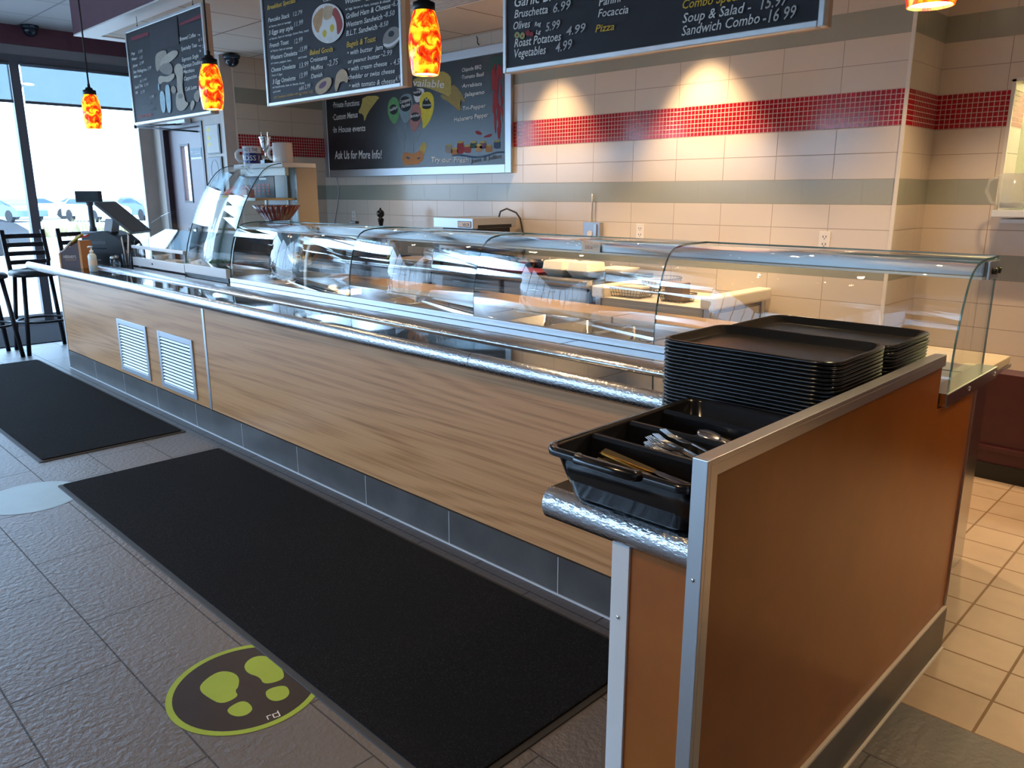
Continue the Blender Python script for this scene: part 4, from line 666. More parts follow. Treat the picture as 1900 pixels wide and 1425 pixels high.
def fork():
    t = thing('table_fork', 'x', 'fork')
    MB().use('steel').loft([[(x, y*w, z+dz) for y, dz in ((-1, -0.001), (1, -0.001), (1, 0.001), (-1, 0.001))] for x, w, z in ((0, 0.008, 0.0), (0.02, 0.009, 0.001), (0.08, 0.004, 0.006), (0.12, 0.0035, 0.006), (0.135, 0.010, 0.003), (0.150, 0.012, 0.002))], True, True, True, False).build('fork_handle', t)
    for yy in (-0.009, -0.003, 0.003, 0.009): MB().use('steel').tube([(0.149, yy, 0.002), (0.170, yy, 0.0005), (0.192, yy, 0.005)], 0.0015, 5).build('tine', t)
    return t
def spoon():
    t = thing('table_spoon', 'x', 'spoon')
    MB().use('steel').loft([[(x, y*w, z+dz) for y, dz in ((-1, -0.001), (1, -0.001), (1, 0.001), (-1, 0.001))] for x, w, z in ((0, 0.008, 0.0), (0.02, 0.009, 0.001), (0.08, 0.004, 0.006), (0.125, 0.0035, 0.006))], True, True, True, False).build('spoon_handle', t)
    MB().use('steel').sphere((0.15, 0, 0.003), 0.028, (1, 0.7, 0.18), 14, 7).build('spoon_bowl', t)
    return t
def cutlery(mk, n, y, x0, dirn, lift, word, place, grp, pit0):
    first = None
    for i in range(n):
        yy = y + random.uniform(-0.026, 0.026); yaw = random.uniform(-0.12, 0.12) + (0 if dirn > 0 else PI); z = ZT+0.015+lift+i*0.0034+random.uniform(0, 0.001)
        pit = pit0+random.uniform(-0.03, 0.03)
        lb = '%s %d from the bottom in %s' % (word, i+1, place)
        xx = x0 + random.uniform(-0.012, 0.012)
        if first is None: first = mk(); first.location = (xx, yy, z); first.rotation_euler = (random.uniform(-0.3, 0.3), pit, yaw); first['label'] = lb; first['group'] = grp
        else: copy_tree(first, (xx, yy, z), (random.uniform(-0.4, 0.4), pit, yaw), lb)
cutlery(knife, 12, -0.830, 6.265, 1, 0.042, 'bronze toned table knife', 'the front bin compartment', 'knives in the cutlery bin', 0.14)
cutlery(fork, 12, -0.703, 6.490, -1, 0.020, 'steel table fork', 'the second bin compartment', 'forks in the cutlery bin', -0.22)
cutlery(spoon, 6, -0.577, 6.490, -1, 0.030, 'steel table spoon', 'the third bin compartment', 'spoons in the cutlery bin', -0.16)
# ---------------------------------------------------------------- menu boards and chalkboard
def lay(mb, text, x0, z0, x1, z1, h, y, shear=0.22):
    w = math.hypot(x1-x0, z1-z0); a = math.atan2(z1-z0, x1-x0)
    Mx = Matrix.Translation((x0, y, z0)) @ Matrix.Rotation(-a, 4, 'Y') @ Matrix.Rotation(PI/2, 4, 'X')
    letters(mb, text, max(h, 0.006)/0.70, shear=shear, M4=Mx, width=w)
def lettering(items, y, origin, parent, shear=0.22, names=None):
    by = {}
    for t in items: by.setdefault(t[1], []).append(t)
    for k, L in by.items():
        mb = MB().use('ink_'+k)
        for t, c, x0, z0, x1, z1, h in L: lay(mb, t, x0-origin[0], z0-origin[2], x1-origin[0], z1-origin[2], h, y-origin[1], shear)
        o = mb.build('lettering', parent, normals=False)
        o['label'] = {'w': 'white painted lettering', 'c': 'chalk written prices', 'g': 'faint grey lettering', 'y': 'yellow lettering', 'o': 'orange lettering', 'r': 'red lettering'}[k]
def shape(parent, name, mat, pts, y, origin, label=None, smooth=2):
    P = [Vector(p) for p in pts]
    for _ in range(smooth):   # corner cutting rounds the drawn outline
        Q = []
        for i in range(len(P)):
            a, c = P[i], P[(i+1) % len(P)]; Q += [a*0.75+c*0.25, a*0.25+c*0.75]
        P = Q
    o = MB().use(mat).flat([(p.x-origin[0], y-origin[1], p.y-origin[2]) for p in P]).build(name, parent, normals=False)
    if label: o['label'] = label
    return o
def board(name, label, x0, x1, z0, z1, y, fr=0.022, th=0.03, cat='menu board', grp=None, face='slate_board', hang=True):
    o = ((x0+x1)/2, y, z0); t = thing(name, label, cat, o, grp); w = (x1-x0)/2; h = z1-z0
    MB().use(face).box(-w+fr, -0.004, fr, w-fr, th, h-fr).build('board_face', t)
    mb = MB().use('frame_board')
    for b_ in ((-w, 0, -w+fr, h), (w-fr, 0, w, h), (-w+fr, 0, w-fr, fr), (-w+fr, h-fr, w-fr, h)): mb.box(b_[0], -0.012, b_[1], b_[2], th-0.008, b_[3], 0.003, 1)
    mb.build('board_frame', t)
    if not hang: t.children[-1].data.materials[0] = MATS['alu_dull']
    if hang:
        MB().use('board_edge').box(-w+0.002, th-0.008, 0.002, w-0.002, th+0.022, h-0.002).build('board_back', t)
        for s in (-0.72, 0.72): MB().use('black_metal').tube([(s*w, 0.02, h), (s*w, 0.02, CK-0.012-z0)], 0.0022, 6).tube([(s*w+0.012*math.cos(a), 0.02, h+0.012+0.012*math.sin(a)) for a in [i*PI/4 for i in range(8)]], 0.002, 5, True).build('hanging_hook', t)
    return t, o
YBD = 0.735; YL = 0.7295
def yy(i): return YL - 0.0004*i
GB = 'hanging menu boards over the counter'
t, o = board('menu_board', 'hanging menu board of drinks and coffees with grey painted breads and cups', 0.015, 1.452, 1.975, 2.712, YBD+0.004, grp=GB)
lettering(B1, yy(2), o, t)
for nm, mt_ in (('patch', 'art_patch'), ('redL', 'ink_red'), ('redR', 'ink_red'), ('bread1', 'art_bread'), ('bread4', 'art_bread2'), ('bread2', 'art_bread2'), ('bread3', 'art_grey'), ('shake', 'art_bread2'), ('cup', 'art_bread2'), ('cupin', 'art_grey'), ('small', 'art_bread'), ('slice1', 'art_bread2'), ('slice2', 'art_bread'), ('glass1', 'art_pale'), ('glass2', 'art_pale'), ('straw', 'art_pale')):
    k = {'cupin': 2, 'bread2': 1.2, 'bread3': 1.4, 'cup': 1.2}.get(nm, 1)
    shape(t, 'board_drawing' if nm not in ('redL', 'redR', 'patch') else 'board_mark', mt_, ART[nm], yy(k), o, None, 0 if nm in ('patch', 'redL', 'redR') else 2)
t, o = board('menu_board', 'hanging menu board of breakfast specials, baked goods and bagels with a painted egg plate', 2.265, 3.690, 1.962, 2.695, YBD+0.004, grp=GB)
lettering(B2, yy(3), o, t)
for nm, mt_, k, lab in (('plate', 'art_white', 1, 'painted breakfast plate'), ('toast', 'art_toast', 1.3, None), ('potato', 'art_tan', 1.4, None), ('bacon', 'art_red', 1.5, None), ('egg1', 'paper_white', 1.7, None), ('yolk1', 'art_yolk', 2, None), ('yolk2', 'art_yolk', 2, None), ('bagel', 'art_grey', 1, 'painted bagel'), ('bagelhole', 'slate_board', 1.3, None), ('bagelcream', 'art_white', 1.5, None), ('danish', 'art_tan', 1, 'painted danish'), ('jam', 'art_plum', 1.3, None), ('croissant', 'art_tan', 1, 'painted croissant')):
    shape(t, 'board_drawing', mt_, ART[nm], yy(k), o, lab)
t, o = board('menu_board', 'hanging menu board nearest the camera with roast potatoes, pizza and combo prices', 4.430, 5.925, 1.952, 2.715, YBD+0.004, grp=GB)
lettering(B3, yy(3), o, t)
for nm, mt_ in (('olive1', 'art_olive'), ('olive2', 'art_olive'), ('oliver1', 'art_crimson'), ('oliver2', 'art_crimson')): shape(t, 'board_drawing', mt_, ART[nm], yy(1), o)
for nm in ('olive1', 'olive2'):
    c = [sum(p[i] for p in ART[nm])/len(ART[nm]) for i in (0, 1)]; shape(t, 'board_drawing', 'art_red', [(c[0]+0.006*math.cos(a), c[1]+0.006*math.sin(a)) for a in [i*PI/4 for i in range(8)]], yy(2), o)
t, o = board('chalkboard', 'large wall chalkboard with balloons, a mask and catering notes in a silver frame', -0.945, 2.062, 1.596, 2.690, 3.185, fr=0.078, th=0.027, cat='chalkboard', face='chalk_board', hang=False)
yc = lambda i: 3.1805 - 0.0006*i
lettering(CH, yc(5), o, t, 0.12)
for nm, mt_, k, lab in (('ban_l', 'art_gold', 1, 'gold ribbon banner'), ('ban_rt', 'art_gold2', 1, None), ('ban_r', 'art_gold', 1.5, None), ('w', 'art_white', 1, None), ('g', 'art_green', 1, 'green balloon'), ('b', 'art_blue', 1.4, 'grey balloon'), ('p', 'art_pink', 1.7, 'pink balloon'), ('y', 'art_yel', 1.2, 'yellow balloon'),
                        ('og', 'art_black', 2, None), ('ob', 'art_black', 2.2, None), ('op', 'art_black', 2.4, None), ('ow', 'art_black', 2, None), ('oy', 'art_black', 2, None), ('feather', 'art_gold', 1, None), ('mask', 'art_orange', 1.4, 'orange masquerade mask'), ('eye1', 'art_navy', 2, None), ('eye2', 'art_navy', 2, None),
                        ('ristl', 'art_leaf', 1, None), ('ristl2', 'art_leaf', 1, None), ('pep1', 'art_crimson', 1, None), ('pep2', 'art_crimson', 1, None), ('wave', 'art_navy', 1, None)):
    shape(t, 'board_drawing', mt_, ART[nm], yc(k), o, lab, 1 if nm.startswith('ban') else 2)
for i, (j, l) in enumerate(zip(ART['jars'], ART['lids'])):
    shape(t, 'jar_drawing', ('art_grey', 'art_orange', 'art_crimson', 'art_red', 'art_leaf', 'art_toast', 'art_plum', 'art_orange', 'art_navy')[i], j, yc(1), o); shape(t, 'jar_drawing', 'art_gold', l, yc(2), o)
for s in ART['strings']:
    (a, b2_), (c, d2_) = s; shape(t, 'string_drawing', 'art_grey', [(a-0.004, b2_), (a+0.004, b2_), (c+0.004, d2_), (c-0.004, d2_)], yc(0.5), o, smooth=0)
mb = MB().use('art_crimson'); RC = ART['rist']
zs_ = [p[1] for p in RC]; xs_ = [p[0] for p in RC]; zt_, zb_ = max(zs_), min(zs_); xc_ = (max(xs_)+min(xs_))/2+0.01
for i in range(46):
    f_ = i/45; z_ = zt_-(zt_-zb_)*(f_**1.15)*0.88; x_ = xc_+random.uniform(-0.075, 0.075)*(1-0.45*f_); L_ = random.uniform(0.10, 0.17)*(1-0.25*f_); a_ = random.uniform(-0.25, 0.25); w_ = random.uniform(0.010, 0.016); yy_ = yc(1.4+0.02*i)-o[1]
    q_ = [(0, 0), (w_, -0.15), (w_*0.9, -0.45), (w_*0.35, -0.85), (0, -1.0), (-w_*0.5, -0.8), (-w_, -0.4), (-w_, -0.15)]
    mb.flat([(x_+u_-a_*v_*L_*0.6-o[0], yy_, z_+v_*L_-o[2]) for u_, v_ in q_])
o_ = mb.build('board_drawing', t, normals=False); tag(o_, label='hanging string of red chillies', kind='stuff')
mb = MB().use('art_red')
for i in range(16):
    x_ = xc_+random.uniform(-0.06, 0.06); z_ = random.uniform(zb_+0.12, zt_-0.05); yy_ = yc(2.6)-o[1]; mb.flat([(x_-0.002-o[0], yy_, z_-o[2]), (x_+0.002-o[0], yy_, z_-o[2]), (x_+0.010-o[0], yy_, z_-0.06-o[2]), (x_+0.007-o[0], yy_, z_-0.06-o[2])])
mb.build('board_drawing', t, normals=False)['kind'] = 'stuff'
bk = MB().use('basket_wire').tube([(0, 0, 0), (0.0, -0.02, 0.015), (0.01, -0.028, 0.05), (-0.012, -0.02, 0.07)], 0.006, 8).build('wall_hook', None, (1.62, 3.211, 2.715)); tag(bk, 'small metal hook on the tiles above the chalkboard', 'hook')
# ---------------------------------------------------------------- pendants
def pendant():
    t = thing('pendant_lamp', 'x', 'pendant lamp')
    pr = [(0.036, 0.222), (0.046, 0.195), (0.053, 0.165), (0.0585, 0.130), (0.060, 0.100), (0.0585, 0.070), (0.0555, 0.040), (0.051, 0.012), (0.048, 0.0)]
    mb = MB().use('pendant_glass').lathe(pr, n=32, cap0=False, cap1=False); mb.lathe([(0.0455, 0.0), (0.048, 0.03), (0.034, 0.20)], n=32, cap0=False, cap1=False); mb.lathe([(0.0455, 0.0), (0.048, 0.0)], n=32, cap0=False, cap1=False)
    mb.build('glass_shade', t, normals=False)
    MB().use('pendant_mouth').lathe([(0.044, 0.006), (0.044, 0.008)], n=24).build('bulb', t)
    MB().use('black_metal').lathe([(0.020, 0.262), (0.024, 0.250), (0.040, 0.244), (0.040, 0.218), (0.034, 0.216)], n=24).lathe([(0.008, 0.285), (0.010, 0.262)], n=12).build('cap', t)
    MB().use('cable').tube([(0, 0, 0.28), (0, 0, 1.33)], 0.0055, 8).build('cord', t)
    return t
PX = (1.235, 3.025, 4.762, 6.492)
labs = ('glowing orange mottled pendant farthest away in front of the bright window', 'glowing orange mottled pendant in front of the drinks menu board', 'glowing orange mottled pendant between the breakfast board and chalkboard', 'glowing pendant nearest the camera, only its bright mouth at the top edge')
p0 = None
for x, lb in zip(PX, labs):
    z = 1.842 if x < 6 else 1.815
    if p0 is None: p0 = pendant(); p0.location = (x, 0, z); p0['label'] = lb; p0['group'] = 'mottled glass pendants over the tray slide'
    else: copy_tree(p0, (x, 0, z), label=lb)
    lamp('pendant_bulb', 'SPOT', (x, 0, z+0.001), 26.0, (1.0, 0.72, 0.40), (0, 0, 0), spot_size=math.radians(150), spot_blend=0.8, shadow_soft_size=0.045)
# ---------------------------------------------------------------- security cameras
def dome(label, loc, rot, name='security_camera'):
    t = thing(name, label, 'security camera', loc, 'dome security cameras', rot)
    MB().use('camera_blue').lathe([(0.085, 0), (0.085, -0.025), (0.078, -0.035)], n=24).build('camera_base', t)
    MB().use('screen').sphere((0, 0, -0.045), 0.072, (1, 1, 0.95), 20, 12).build('camera_dome', t)
    return t
dome('dark blue dome camera on the plum beam over the left windows', (XW+0.13, 0.82, 3.148), (0, 0, 0)); MB().use('sign_blue').box(0.083, -0.02, -0.022, 0.087, 0.02, -0.006).build('camera_label', bpy.data.objects['security_camera'])
dome('black dome camera on the tiled side wall near the kitchen ceiling', (XK+0.10, 2.12, 2.79), (0, 0, 0))
# ---------------------------------------------------------------- floor mats and floor stickers
def floor_mat(x0, x1, y0, y1, lab):
    t = thing('floor_mat', lab, 'floor mat', ((x0+x1)/2, (y0+y1)/2, 0.0), 'black floor mats along the counter'); w, d = (x1-x0)/2, (y1-y0)/2
    R = lambda q, z: [(p[0], p[1], z) for p in rrect(2*w-2*q, 2*d-2*q, 0.012, 3)]
    MB().use('mat_rubber').loft([R(0, 0.0005), R(0.002, 0.004), R(0.024, 0.007)], True, True, True, False).build('rubber_border', t)
    MB().use('mat_pile').loft([R(0.020, 0.0065), R(0.021, 0.011), R(0.024, 0.012)], False, True, True, False).build('carpet_pile', t)
floor_mat(2.955, 5.932, -0.945, -0.100, 'long black floor mat nearest the camera in front of the counter')
floor_mat(-0.515, 2.510, -0.905, -0.100, 'long black floor mat farther away towards the bar stools')
FEET = ([(5.044, -1.153), (5.020, -1.090), (5.050, -1.060), (5.095, -1.055), (5.140, -1.080), (5.150, -1.097), (5.183, -1.100), (5.184, -1.153), (5.130, -1.165), (5.080, -1.170)], [(5.210, -1.152), (5.205, -1.097), (5.262, -1.095), (5.278, -1.120), (5.269, -1.145), (5.240, -1.158)],
        [(5.049, -1.019), (5.027, -0.985), (5.035, -0.955), (5.070, -0.935), (5.120, -0.938), (5.174, -0.950), (5.203, -0.970), (5.184, -1.023), (5.140, -1.012), (5.095, -1.030)], [(5.208, -1.031), (5.227, -0.977), (5.271, -0.985), (5.290, -1.010), (5.280, -1.040), (5.245, -1.048)])
def decal(cx, cy, r, lab, film, ring, feet, z=0.0008):
    t = thing('floor_sticker', lab, 'floor sticker', (cx, cy, 0), None)
    circ = lambda q, zz: [(q*math.cos(2*PI*i/64), q*math.sin(2*PI*i/64), zz) for i in range(64)]
    MB().use(film).poly(circ(r-0.001, z)).build('sticker_film', t)
    mb = MB().use(ring); mb.loft([circ(r, z+0.0002), circ(r-0.018, z+0.0002)], False, False, True, False); mb.build('sticker_ring', t)
    if feet:
        for i, f in enumerate(FEET):
            P = [Vector((p[0]-cx, p[1]-cy)) for p in f]
            for _ in range(2):
                Q = []
                for j in range(len(P)): a, c = P[j], P[(j+1) % len(P)]; Q += [a*0.75+c*0.25, a*0.25+c*0.75]
                P = Q
            MB().use(ring).flat([(p.x, p.y, z+0.0003) for p in P]).build('footprint', t)
        mb = MB().use('decal_white')
        u = Vector((0.004, 0.0155, 0)); v = Vector((0.017, -0.004, 0)); o0 = Vector((5.322-cx, -1.088-cy, z+0.0004))
        def st(a, c, wd=0.003):
            A = o0+u*a[0]+v*a[1]; B_ = o0+u*c[0]+v*c[1]; n = (B_-A).normalized().cross(Vector((0, 0, 1)))*wd*0.5; mb.poly([A-n, B_-n, B_+n, A+n])
        for a, c in (((0.0, 0.0), (0.0, 1.0)), ((0.0, 0.0), (0.75, 0.0)), ((1.0, 0.0), (1.0, 1.0)), ((1.0, 0.0), (2.0, 0.0)), ((2.0, -0.5), (2.0, 1.0)), ((1.0, 0.97), (2.0, 0.97))): st(a, c)
        mb.build('maker_mark', t)
    return t
decal(5.150, -1.060, 0.222, 'round dark floor sticker with lime footprints and ring, half under the near mat', 'decal_film', 'decal_green', True)
decal(3.030, -1.075, 0.216, 'round floor sticker with painted pale blue glare at the left edge by the corner of the near mat', 'decal_glare', 'decal_glare', False)
# ---------------------------------------------------------------- bar stools at the far end
def stool():
    t = thing('bar_stool', 'x', 'bar stool')
    R = lambda q, z: [(p[0], p[1], z) for p in rrect(0.42-2*q, 0.42-2*q, 0.13, 6)]
    MB().use('vinyl_black').loft([R(0.02, 0.69), R(0.0, 0.70), R(0.0, 0.725), R(0.015, 0.742), R(0.06, 0.752), R(0.15, 0.757)], True, True).build('seat', t)
    LG = []
    for sx in (1, -1):
        for sy in (1, -1):
            MB().use('black_metal').tube([(sx*0.145, sy*0.145, 0.69), (sx*0.205, sy*0.205, 0.0)], 0.019, 8).build('leg', t)
    MB().use('black_metal').tube([(0.215*math.cos(a), 0.215*math.sin(a), 0.285) for a in [2*PI*i/28 for i in range(28)]], 0.011, 8, True).build('foot_ring', t)
    for sy in (1, -1): MB().use('black_metal').box(-0.014, -0.018, 0, 0.014, 0.018, 0.42, 0.004, 1, mat=Matrix.Translation((-0.175, sy*0.165, 0.685)) @ Matrix.Rotation(-0.27, 4, 'Y')).build('back_post', t)
    for i in range(4):
        z = 0.80+i*0.078; xo = -0.175-(z-0.685)*math.tan(0.27)
        MB().use('black_metal').prism([(xo-0.006, -0.150), (xo-0.024, -0.075), (xo-0.030, 0.0), (xo-0.024, 0.075), (xo-0.006, 0.150), (xo+0.004, 0.150), (xo-0.014, 0.075), (xo-0.020, 0.0), (xo-0.014, -0.075), (xo+0.004, -0.150)], 'z', z-0.020, z+0.020).build('back_slat', t)
    return t
s0 = stool(); s0.location = (-0.99, 0.10, 0); s0['label'] = 'black ladder-back bar stool by the counter end, its back against the window post'; s0['group'] = 'bar stools at the counter end'
copy_tree(s0, (-0.96, -0.372, 0), (0, 0, 0.04), 'black bar stool cut by the left picture edge, only seat and legs showing')
copy_tree(s0, (-1.03, 0.565, 0), (0, 0, -0.03), 'black ladder-back bar stool farthest right, half hidden behind the candy box')
# ---------------------------------------------------------------- on top of the pastry case and guard
def mug(name, label, loc, r, h, body, rot):
    t = thing(name, label, 'mug', loc, None, (0, 0, rot))
    MB().use(body).lathe([(r*0.93, 0.0), (r*0.99, 0.006), (r, 0.02), (r, h), (r-0.006, h+0.001), (r-0.008, h-0.004), (r-0.008, 0.012)], n=36, cap1=True).build('mug_body', t)
    MB().use(body).tube([(0, r-0.004, h*0.80), (0, r+0.030, h*0.78), (0, r+0.048, h*0.62), (0, r+0.048, h*0.40), (0, r+0.030, h*0.22), (0, r-0.004, h*0.18)], 0.011, 10).build('mug_handle', t); return t
def wrap_text(mb, text, r, zb, size, a0, a1):
    b = MB(); letters(b, text, size, width=1.0)
    for v in b.bm.verts:
        a = a0+(a1-a0)*v.co.x; v.co = Vector((r*math.cos(a), r*math.sin(a), zb+v.co.y))
    mb.merge(b.bm, False)
VA = math.atan2(-1.96-1.0, 7.14-1.5)     # the side of the case that is looked at
RM, HM = 0.067, 0.133
t = mug('mug', 'oversized white and navy mug lettered with a question, on the pastry case', (1.478, 1.01, 1.6255), RM, HM, 'mug_white', VA-PI+0.15)
bandr = RM+0.0006; A0 = VA-1.0
t.rotation_euler = (0, 0, 0)
for ch in t.children:
    if ch.name.startswith('mug_handle'): ch.rotation_euler = (0, 0, VA-PI*0.5-PI/2-0.15)
mb = MB().use('mug_navy'); N = 26
mb.loft([[(bandr*math.cos(VA-1.25+2.6*i/N), bandr*math.sin(VA-1.25+2.6*i/N), z) for i in range(N+1)] for z in (0.010, 0.083)], False, False, False); mb.build('navy_band', t)
mb = MB().use('mug_navy'); wrap_text(mb, "WHO'S THE", RM+0.0008, 0.094, 0.036, VA-1.35, VA+0.62); mb.build('mug_lettering', t, normals=False)
mb = MB().use('mug_white'); wrap_text(mb, 'BOSS ?', RM+0.0014, 0.030, 0.052, VA-1.35, VA+0.85); mb.build('mug_lettering', t, normals=False)
t = mug('mug', 'plain oversized white mug standing right of the trophy on the pastry case', (1.925, 1.01, 1.6255), 0.070, 0.138, 'mug_peach', VA+PI*0.8)
t = thing('trophy', 'small silver trophy cup with black base between the two mugs', 'trophy', (1.702, 1.0, 1.6255))
MB().use('mill_black').box(-0.032, -0.032, 0, 0.032, 0.032, 0.030, 0.003).build('trophy_base', t)
MB().use('chrome').lathe([(0.026, 0.030), (0.024, 0.037), (0.008, 0.045), (0.006, 0.060), (0.010, 0.068), (0.006, 0.076), (0.010, 0.084), (0.020, 0.098), (0.030, 0.125), (0.036, 0.160), (0.038, 0.176), (0.043, 0.184), (0.043, 0.192), (0.038, 0.193), (0.032, 0.160), (0.004, 0.100)], n=28).build('trophy_cup', t)
for s in (1, -1): MB().use('chrome').tube([(s*0.026, 0, 0.112), (s*0.046, 0, 0.135), (s*0.050, 0, 0.170), (s*0.044, 0, 0.205), (s*0.048, 0, 0.222), (s*0.054, 0, 0.215)], 0.004, 8).build('trophy_handle', t)
t = thing('bowl', 'deep red fluted bowl standing on the glass guard', 'bowl', (2.262, 0.745, 1.2425))
NF = 26
def flute(r, z, k): return [(r*(1+k*math.cos(NF*2*PI*i/104))*math.cos(2*PI*i/104), r*(1+k*math.cos(NF*2*PI*i/104))*math.sin(2*PI*i/104), z) for i in range(104)]
MB().use('bowl_red').loft([flute(0.080, 0.0, 0), flute(0.083, 0.006, 0.015), flute(0.110, 0.042, 0.045), flute(0.148, 0.098, 0.06), flute(0.143, 0.100, 0.06), flute(0.104, 0.044, 0.045), flute(0.070, 0.010, 0.0)], True, True).build('fluted_body', t)
MB().use('bowl_red').lathe([(0.074, 0), (0.074, 0.004)], n=30).build('foot_ring', t)
t = thing('sneaker', 'orange sneaker with a yellow sole on the upper shelf of the pastry case', 'shoe', (1.585, 0.82, 1.3865), None, (0, 0, 0.10))
S = lambda x, w, h0, h1: [(x, w*math.cos(a), h0+(h1-h0)*(0.5+0.5*math.sin(a))) for a in [2*PI*i/14-PI/2 for i in range(14)]]
MB().use('shoe_orange').loft([S(-0.150, 0.018, 0.016, 0.040), S(-0.130, 0.036, 0.014, 0.052), S(-0.08, 0.042, 0.014, 0.068), S(-0.02, 0.040, 0.014, 0.085), S(0.04, 0.036, 0.014, 0.088), S(0.10, 0.034, 0.014, 0.092), S(0.135, 0.026, 0.018, 0.084)], True, True).build('shoe_upper', t)
MB().use('sole_yellow').loft([[(p[0]*1.0-0.01, p[1]*1.15, z) for p in rrect(0.31, 0.078, 0.036, 6)] for z in (0.0, 0.014)], True, True).build('shoe_sole', t)
for i in range(4): MB().use('pink_box').tube([(-0.05+i*0.022, -0.030, 0.068+i*0.005), (-0.045+i*0.022, 0, 0.082+i*0.004), (-0.05+i*0.022, 0.030, 0.068+i*0.005)], 0.003, 6).build('shoe_lace', t)
o = MB().use('pink_box').box(-0.09, -0.03, 0, 0.09, 0.03, 0.058, 0.003).build('candy_carton', None, (1.76, 0.78, 1.3865)); tag(o, 'pink and white carton beside the orange sneaker in the pastry case', 'box')
t = thing('display_card', 'dark blue picture card standing behind the orange sneaker', 'card', (1.66, 0.97, 1.3865))
MB().use('blue_card').box(-0.19, -0.003, 0, 0.19, 0.003, 0.19).build('card_face', t)
mb = MB().use('decal_white')
for i, (x, z, w, h) in enumerate(((-0.02, 0.150, 0.07, 0.012), (-0.02, 0.128, 0.10, 0.014))): mb.box(x, -0.0045, z, x+w, -0.003, z+h)
mb.build('card_print', t)
mb = MB().use('red_ink')
for i in range(4):
    for j in range(4): mb.box(-0.11+i*0.065, -0.0045, 0.02+j*0.022, -0.075+i*0.065, -0.003, 0.034+j*0.022)
mb.build('card_print', t)
# things inside the low case and far section
for i, (x, y, w, d, h, mt_, lab, nm, ct_) in enumerate(((0.85, 0.62, 0.22, 0.10, 0.035, 'poly_white', 'white tray of goods inside the low display case', 'goods_tray', 'tray'), (1.15, 0.62, 0.10, 0.10, 0.045, 'green_food_and_trees', 'green packet inside the low display case', 'food_packet', 'food'), (0.56, 0.62, 0.12, 0.12, 0.06, 'plate_white', 'pale round-edged container inside the low display case', 'food_container', 'container'), (1.31, 0.56, 0.07, 0.07, 0.075, 'paper_white', 'white cup with an orange top at the right of the low display case', 'paper_cup', 'cup'))):
    mb = MB().use(mt_)
    if nm in ('paper_cup', 'food_container'): mb.lathe([(w*0.38, 0), (w*0.5, h), (w*0.46, h), (w*0.34, 0.006)], n=20)
    else: mb.box(-w/2, -d/2, 0, w/2, d/2, h, 0.008, 2)
    tag(mb.build(nm, None, (x, y, 0.8685)), lab, ct_)
for i, (x, y, r, mt_, lab, nm) in enumerate(((1.56, 0.66, 0.10, 'green_food_and_trees', 'added bowl of green lumps imitating reflected trees at the left of the pastry case floor', 'tree_reflection_bowl'), (1.86, 0.66, 0.10, 'reflection_red', 'added bowl of red lumps imitating a reflected house at the right of the pastry case floor', 'house_reflection_bowl'))):  # made-up bowls; their fillings imitate reflected trees and a red house
    t = thing(nm, lab, 'bowl', (x, y, 0.8805))
    MB().use('plate_white').lathe([(r*0.6, 0), (r, 0.045), (r-0.004, 0.045), (r*0.55, 0.005)], n=24).build('added_bowl_dish', t)
    b = MB().use(mt_)
    for k in range(26):
        a = random.uniform(0, 2*PI); q = r*0.75*math.sqrt(random.random()); b.sphere((q*math.cos(a), q*math.sin(a), 0.04+random.uniform(0, 0.035)*(1-q/r)), random.uniform(0.014, 0.024), (1, 1, 0.7), 8, 5)
    b.build('bowl_filling', t)['kind'] = 'stuff'
t = thing('bread_pot', 'black pot with crinkled gold wrap behind the far guard glass', 'pot', (2.76, 0.685, 0.8530))
MB().use('black_plastic').lathe([(0.108, 0), (0.128, 0.165), (0.122, 0.165), (0.102, 0.008)], n=28).build('pot_body', t)
b = MB().use('gold_foil'); rr = [random.uniform(0.9, 1.1) for _ in range(40)]
b.loft([[(0.131*(1+0.03*math.sin(i*7))*math.cos(2*PI*i/40), 0.131*(1+0.03*math.sin(i*7))*math.sin(2*PI*i/40), 0.150+0.012*math.sin(i*5)) for i in range(40)], [(0.136*rr[i]*math.cos(2*PI*i/40), 0.136*rr[i]*math.sin(2*PI*i/40), 0.190+0.018*math.sin(i*3)) for i in range(40)], [(0.085*rr[i]*math.cos(2*PI*i/40), 0.085*rr[i]*math.sin(2*PI*i/40), 0.196+0.014*math.sin(i*11)) for i in range(40)]], False, False); b.build('gold_wrap', t)
t = thing('dome_cover', 'clear plastic dome cover beside the black pot', 'cover', (3.10, 0.68, 0.8530))
MB().use('clear_plastic').lathe([(0.112, 0), (0.112, 0.06), (0.095, 0.115), (0.06, 0.148), (0.0, 0.158)], n=28, cap0=False).build('dome_shell', t)
# ---------------------------------------------------------------- till end of the counter
t = thing('candy_box', 'brown and orange candy display box at the far end of the counter', 'candy box', (0.255, 0.075, ZT+0.0005), None, (0, 0, 0.62))
MB().use('candy_brown').prism([(-0.098, 0), (0.098, 0), (0.098, 0.215), (-0.098, 0.115)], 'y', -0.06, 0.06).build('box_body', t)
mb = MB().use('candy_orange').box(0.080, -0.0625, 0, 0.100, 0.0625, 0.217); mb.build('side_trim', t)
mb = MB().use('candy_orange').box(-0.100, -0.0625, 0, -0.086, -0.058, 0.120); mb.build('front_trim', t)
mb = MB().use('candy_wrap'); letters(mb, "HERSHEY'S", 0.032, width=0.110, M4=Matrix.Translation((-0.062, -0.0612, 0.080)) @ Matrix.Rotation(PI/2, 4, 'X')); mb.use('candy_orange').box(-0.05, -0.0613, 0.066, 0.045, -0.0603, 0.069); mb.build('box_lettering', t, normals=False)
BT = t.matrix_basis.copy(); BT = Matrix.Translation((0.255, 0.075, ZT+0.0005)) @ Matrix.Rotation(0.62, 4, 'Z')
